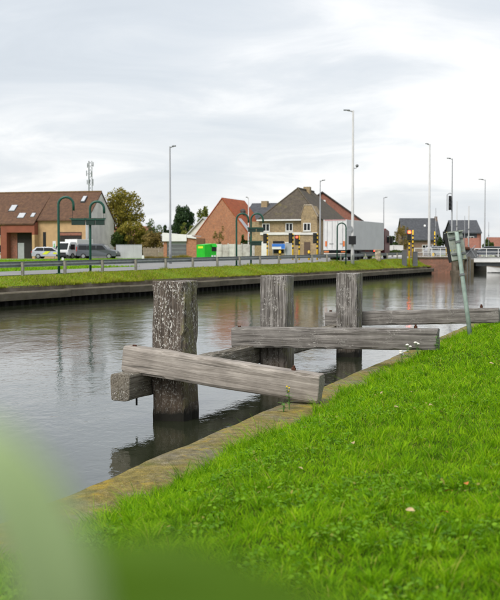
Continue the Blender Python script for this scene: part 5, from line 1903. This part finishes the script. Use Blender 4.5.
tag(go_, 'lush bright green grass covering the near bank', 'grass', kind='stuff')
print('near blades', n)

# low broad-leaved ground cover (clover, plantain) in patches among the grass
X, Y, Z, inl = bank_points(700000)
pt_ = vnoise(X, Y, 1.5, 61) * 0.6 + vnoise(X, Y, 4.5, 62) * 0.4
ok = (pt_ > 0.60) & (rng.random(len(X)) < 0.4)
X, Y, Z = X[ok], Y[ok], Z[ok]
n = len(X)
C0 = np.stack([X, Y, Z + 0.03 + 0.045 * rng.random(n)], 1)
a_ = 2 * np.pi * rng.random(n)
tl = rng.normal(size=(n, 2)) * 0.35
e1_ = np.stack([np.cos(a_), np.sin(a_), tl[:, 0]], 1)
e2_ = np.stack([-np.sin(a_), np.cos(a_), tl[:, 1]], 1)
sz_ = (0.009 + 0.010 * rng.random(n))[:, None]
rows = [C0 - e1_ * sz_, C0 - e1_ * sz_ * 0.2 + e2_ * sz_ * 0.75, C0 + e1_ * sz_ * 0.75 + e2_ * sz_ * 0.5, C0 + e1_ * sz_, C0 + e1_ * sz_ * 0.75 - e2_ * sz_ * 0.5, C0 - e1_ * sz_ * 0.2 - e2_ * sz_ * 0.75]
me = np_mesh('clover', np.stack(rows, 1).reshape(-1, 3), np.arange(6 * n), np.full(n, 6), M['clover'])
co_ = bpy.data.objects.new('clover', me)
col.objects.link(co_)
tag(co_, 'patches of small broad leaved ground cover among the near grass', 'ground cover', kind='stuff')
print('clover', n)

# far bank: rough grass and dry stalks on the slope
nf = 70000
S = -25 + (q_s(428, 1.5) + 25) * rng.random(nf)
Vv = 0.8 + 2.5 * rng.random(nf) ** 1.15
ovr = rng.random(nf) < 0.16
Vv = np.where(ovr, 0.62 + 0.3 * vnoise(S, S * 0, 0.9, 44) * rng.random(nf), Vv)
Pq = np.array([QO.x, QO.y])[None] + S[:, None] * np.array([[QD.x, QD.y]]) + Vv[:, None] * np.array([[QN.x, QN.y]])
Zq = np.array([zq(a, b) for a, b in zip(S, Vv)]) - 0.02
hf = (0.08 + 0.42 * vnoise(S, Vv, 0.6, 41) ** 2 * rng.random(nf))
hf = np.where(ovr, hf * 0.9 * (vnoise(S, S * 0, 0.35, 45) > 0.45) + 0.02, hf)
hf *= 0.7 + 0.6 * vnoise(S, Vv, 0.16, 42)
df = 2 * np.pi * rng.random(nf)
fo_ = blades('bank_grass', np.stack([Pq[:, 0], Pq[:, 1], Zq], 1), hf, np.full(nf, 0.035) * (0.6 + 0.8 * rng.random(nf)), np.stack([np.cos(df), np.sin(df), np.zeros(nf)], 1), 0.3 + 0.6 * rng.random(nf), M['far_grass'], 2)
tag(fo_, 'rough yellow green grass on the slope of the far bank', 'grass', kind='stuff')
# verge and lawn behind the rail
nv_ = 70000
S = -30 + 120 * rng.random(nv_)
Vv = np.where(rng.random(nv_) < 0.35, 9.8 + 6 * rng.random(nv_), 20 + 19 * rng.random(nv_))
Pq = np.array([QO.x, QO.y])[None] + S[:, None] * np.array([[QD.x, QD.y]]) + Vv[:, None] * np.array([[QN.x, QN.y]])
keep = (Pq[:, 0] / Pq[:, 1] * FPX + 250) < 196
keep &= ~((S > 30) & (Vv < 20))
S, Vv, Pq = S[keep], Vv[keep], Pq[keep]
Zq = np.array([zq(a, b) for a, b in zip(S, Vv)]) - 0.02
df = 2 * np.pi * rng.random(len(S))
vo_ = blades('verge_grass', np.stack([Pq[:, 0], Pq[:, 1], Zq], 1), 0.10 + 0.12 * rng.random(len(S)), 0.05 + 0.04 * rng.random(len(S)), np.stack([np.cos(df), np.sin(df), np.zeros(len(S))], 1), 0.3 + 0.5 * rng.random(len(S)), M['verge_grass'], 2)
tag(vo_, 'mown green verge and lawn behind the guard rail', 'grass', kind='stuff')


for px0, px1, Yw0, hmx, mt_, lb_ in ((166, 190, 122, 0.95, 'leaf_autumn', 'dry brown weeds in front of the garage door'), (144, 165, 124, 0.85, 'leaf_brown', 'dry weeds at the foot of the board fence')):
    nw = 2600
    xs_ = xa(px0, Yw0) + (xa(px1, Yw0) - xa(px0, Yw0)) * rng.random(nw)
    ys_ = Yw0 + 1.5 * rng.random(nw)
    hs_ = hmx * (0.35 + 0.65 * vnoise(xs_, ys_, 1.6, 51)) * (0.5 + 0.5 * rng.random(nw))
    x0_, y0_ = (xa(px0, Yw0) + xa(px1, Yw0)) / 2, Yw0
    z0_ = zw(x0_, y0_)
    dd = 2 * np.pi * rng.random(nw)
    wo_ = blades('dry_weeds', np.stack([xs_ - x0_, ys_ - y0_, np.zeros(nw) - 0.05], 1), hs_, np.full(nw, 0.05), np.stack([np.cos(dd), np.sin(dd), np.zeros(nw)], 1), 0.25 + 0.4 * rng.random(nw), M[mt_], 2)
    wo_.location = (x0_, y0_, z0_)
    tag(wo_, lb_, 'weeds', kind='stuff')


# ------------------------------------------------------------------ small plants and fallen leaves on the bank
def bank_pt(px, py, Yg):
    """point on the bank under photo pixel, by marching"""
    yy = Yg
    for _ in range(60):
        p = at(px, py, yy)
        inl_ = (Vector((p.x, p.y)) - NO).dot(NI)
        dz = p.z - max(0.39, zn(inl_, p.x, p.y))
        yy *= 1 + 0.12 * dz
    return at(px, py, yy)


def leaf_poly(m, p, d, up, L, w, n=4, bend=0.3):
    """leaf blade as a strip with a bend; two-sided width profile"""
    d, up = d.normalized(), up.normalized()
    sd = d.cross(up).normalized()
    b = len(m.v)
    for k in range(n + 1):
        t = k / n
        ww = w * math.sin(math.pi * min(0.98, 0.06 + t * 0.92)) ** 0.8 * 0.5
        c = p + d * (L * t) - up * (bend * L * t * t)
        m.v += [tuple(c - sd * ww + up * ww * 0.25), tuple(c), tuple(c + sd * ww + up * ww * 0.25)]
    for k in range(n):
        q = b + k * 3
        m.f += [(q, q + 1, q + 4, q + 3), (q + 1, q + 2, q + 5, q + 4)]


def weed(px, py, Yg, H, nl, label, petal=None, seed=1, fixed=False):
    rd = random.Random(seed)
    p = bank_pt(px, py, Yg)
    if fixed:
        p = at(px, py, Yg)
        p.z = zn((Vector((p.x, p.y)) - NO).dot(NI), p.x, p.y)
    t = thing('weed', p, 0, label, 'weed')
    for k in range(3):
        a = rd.uniform(0, 6.28)
        tipv = Vector((math.cos(a) * 0.1 * H, math.sin(a) * 0.1 * H, H * rd.uniform(0.75, 1)))
        part(t, 'stem', M['leaf_fresh'], lambda m: m.tube([(0, 0, -0.03), tipv * 0.5 + Vector((0.01, 0, 0)), tipv], [0.004, 0.003, 0.002], 5))
        for q in range(nl):
            f = rd.uniform(0.25, 1.0)
            aa = rd.uniform(0, 6.28)
            m = MB()
            leaf_poly(m, tipv * f, Vector((math.cos(aa), math.sin(aa), rd.uniform(0.1, 0.7))), Vector((0, 0, 1)), rd.uniform(0.05, 0.09), rd.uniform(0.02, 0.035))
            m.obj('leaf', M['leaf_fresh'], t)
        if petal:
            fr_ = 0.016 if petal == 'petal_yellow' else 0.034
            part(t, 'flower', M[petal], lambda m: m.ball(tipv + Vector((0, 0, 0.01)), (fr_, fr_, fr_ * 0.6), 7, 4))
    return t


weed(289, 412, 14.5, 0.36, 6, 'leafy weed with yellow flower at the end of the nearest beam', 'petal_yellow', 3)
weed(283, 414, 14.5, 0.2, 5, 'short leafy weed left of the yellow flowered weed', None, 4)
for k, (px, py, H) in enumerate(((402, 357, 0.28), (409, 355, 0.33), (417, 353, 0.30))):
    weed(px, py, 18.85, H, 6, ['white flowered weed leftmost at the end of the middle beam', 'white flowered weed, tallest at the end of the middle beam', 'white flowered weed rightmost at the end of the middle beam'][k], 'petal_white', 10 + k, True)

weed(437, 345, 19.0, 0.30, 9, 'dense leafy weed just right of the end of the middle beam', None, 31, True)
fl_pts = [(380, 397, 0), (411, 397, 0), (396, 412, 0), (442, 522, 1), (470, 492, 1), (330, 440, 0), (412, 519, 0), (350, 450, 0), (447, 500, 1), (300, 475, 0), (492, 368, 0), (430, 410, 0)]
pos_words = ['pale curled leaf in the grass right of the middle of the bank', 'pale fallen leaf below the white flowered weeds', 'small tan leaf between the two pale leaves', 'rusty orange leaf low on the right of the bank', 'rusty leaf near the right edge of the grass', 'tan leaf below the end of the nearest beam', 'dry yellowish stalk leaf in the lower grass', 'small tan leaf low in the middle of the grass', 'orange leaf right of the lower grass tufts', 'tan leaf on the lower left grass', 'tan leaf near the foot of the leaning post', 'tan leaf midway down the right slope']
for (px, py, kind), lab in zip(fl_pts, pos_words):
    p = bank_pt(px, py, 12)
    rd = random.Random(px)
    m = MB()
    leaf_poly(m, Vector((-0.04, 0, 0)), Vector((1, rd.uniform(-1, 1), 0.15)), Vector((0, -0.3, 1)), 0.062, 0.036, 4, 0.35)
    o = m.obj('fallen_leaf', M['fallen_rust' if kind else 'fallen'])
    o.location = p + Vector((0, 0, 0.065))
    o.rotation_euler = (rd.uniform(-0.3, 0.3), rd.uniform(-0.3, 0.3), rd.uniform(0, 6))
    tag(o, lab, 'leaf', 'fallen leaves in the grass')

# ------------------------------------------------------------------ tall plant close to the photographer
pl_x, pl_y = -0.072, 0.42
pi_ = (Vector((pl_x, pl_y)) - NO).dot(NI)
plant = thing('broadleaf_plant', (pl_x, pl_y, zn(pi_)), 0, 'tall green plant whose large leaves blur across the lower left foreground', 'plant')
hb = zn(pi_)
part(plant, 'stem', M['leaf_fresh'], lambda m: m.tube([(0.0, 0.0, -0.05), (0.015, 0.0, 0.6), (0.0, 0.0, 1.1), (0.0, 0.0, 2.385 - hb)], [0.009, 0.008, 0.006, 0.004], 8), True)


def big_leaf(name, mat, pts, widths, up, lab=None):
    """leaf along a spine of world points with given half-widths"""
    m = MB()
    pts = [Vector(p) - Vector((pl_x, pl_y, hb)) for p in pts]
    up = Vector(up)
    for k, p in enumerate(pts):
        d = (pts[min(k + 1, len(pts) - 1)] - pts[max(0, k - 1)]).normalized()
        sd = d.cross(up).normalized()
        for q in (-1, -0.5, 0, 0.5, 1):
            m.v.append(tuple(p + sd * widths[k] * q + up * widths[k] * 0.22 * abs(q)))
    for k in range(len(pts) - 1):
        for q in range(4):
            a = k * 5 + q
            m.f.append((a, a + 1, a + 6, a + 5))
    ob = m.obj(name, M[mat], plant, sm=True)
    sd_ = ob.modifiers.new('solid', 'SOLIDIFY')
    sd_.thickness = 0.0006
    if lab:
        ob['label'] = lab
    return ob


def pp(px, py, Y):
    return at(px, py, Y)


big_leaf('leaf', 'leaf_pale', [pp(80, 760, 0.37), pp(70, 680, 0.355), pp(60, 610, 0.345), pp(46, 550, 0.34), pp(22, 500, 0.337), pp(-8, 455, 0.335), pp(-45, 410, 0.335)], [0.005, 0.0135, 0.0155, 0.0145, 0.0135, 0.010, 0.001], (0.1, -0.75, 0.65), 'pale upright leaf')
big_leaf('leaf', 'leaf_deep', [pp(60, 780, 0.43), pp(45, 690, 0.42), pp(85, 615, 0.41), pp(170, 612, 0.40), pp(260, 626, 0.40), pp(345, 642, 0.405), pp(430, 660, 0.41)], [0.006, 0.018, 0.031, 0.029, 0.022, 0.014, 0.001], (0.0, -0.9, 0.45), 'dark green leaf bending right')
big_leaf('leaf', 'leaf_deep', [pp(60, 800, 0.5), pp(-20, 690, 0.5), pp(-80, 620, 0.51), pp(-160, 580, 0.53)], [0.006, 0.028, 0.024, 0.001], (0.1, -0.8, 0.6))
big_leaf('leaf', 'leaf_fresh', [(pl_x, pl_y, hb + 0.9), (pl_x + 0.06, pl_y + 0.05, hb + 0.98), (pl_x + 0.14, pl_y + 0.08, hb + 0.95), (pl_x + 0.2, pl_y + 0.1, hb + 0.88)], [0.004, 0.02, 0.016, 0.001], (0, 0, 1))
big_leaf('leaf', 'leaf_fresh', [(pl_x, pl_y, hb + 0.7), (pl_x - 0.07, pl_y + 0.02, hb + 0.78), (pl_x - 0.15, pl_y + 0.03, hb + 0.74), (pl_x - 0.2, pl_y + 0.03, hb + 0.66)], [0.004, 0.02, 0.016, 0.001], (0, 0, 1))
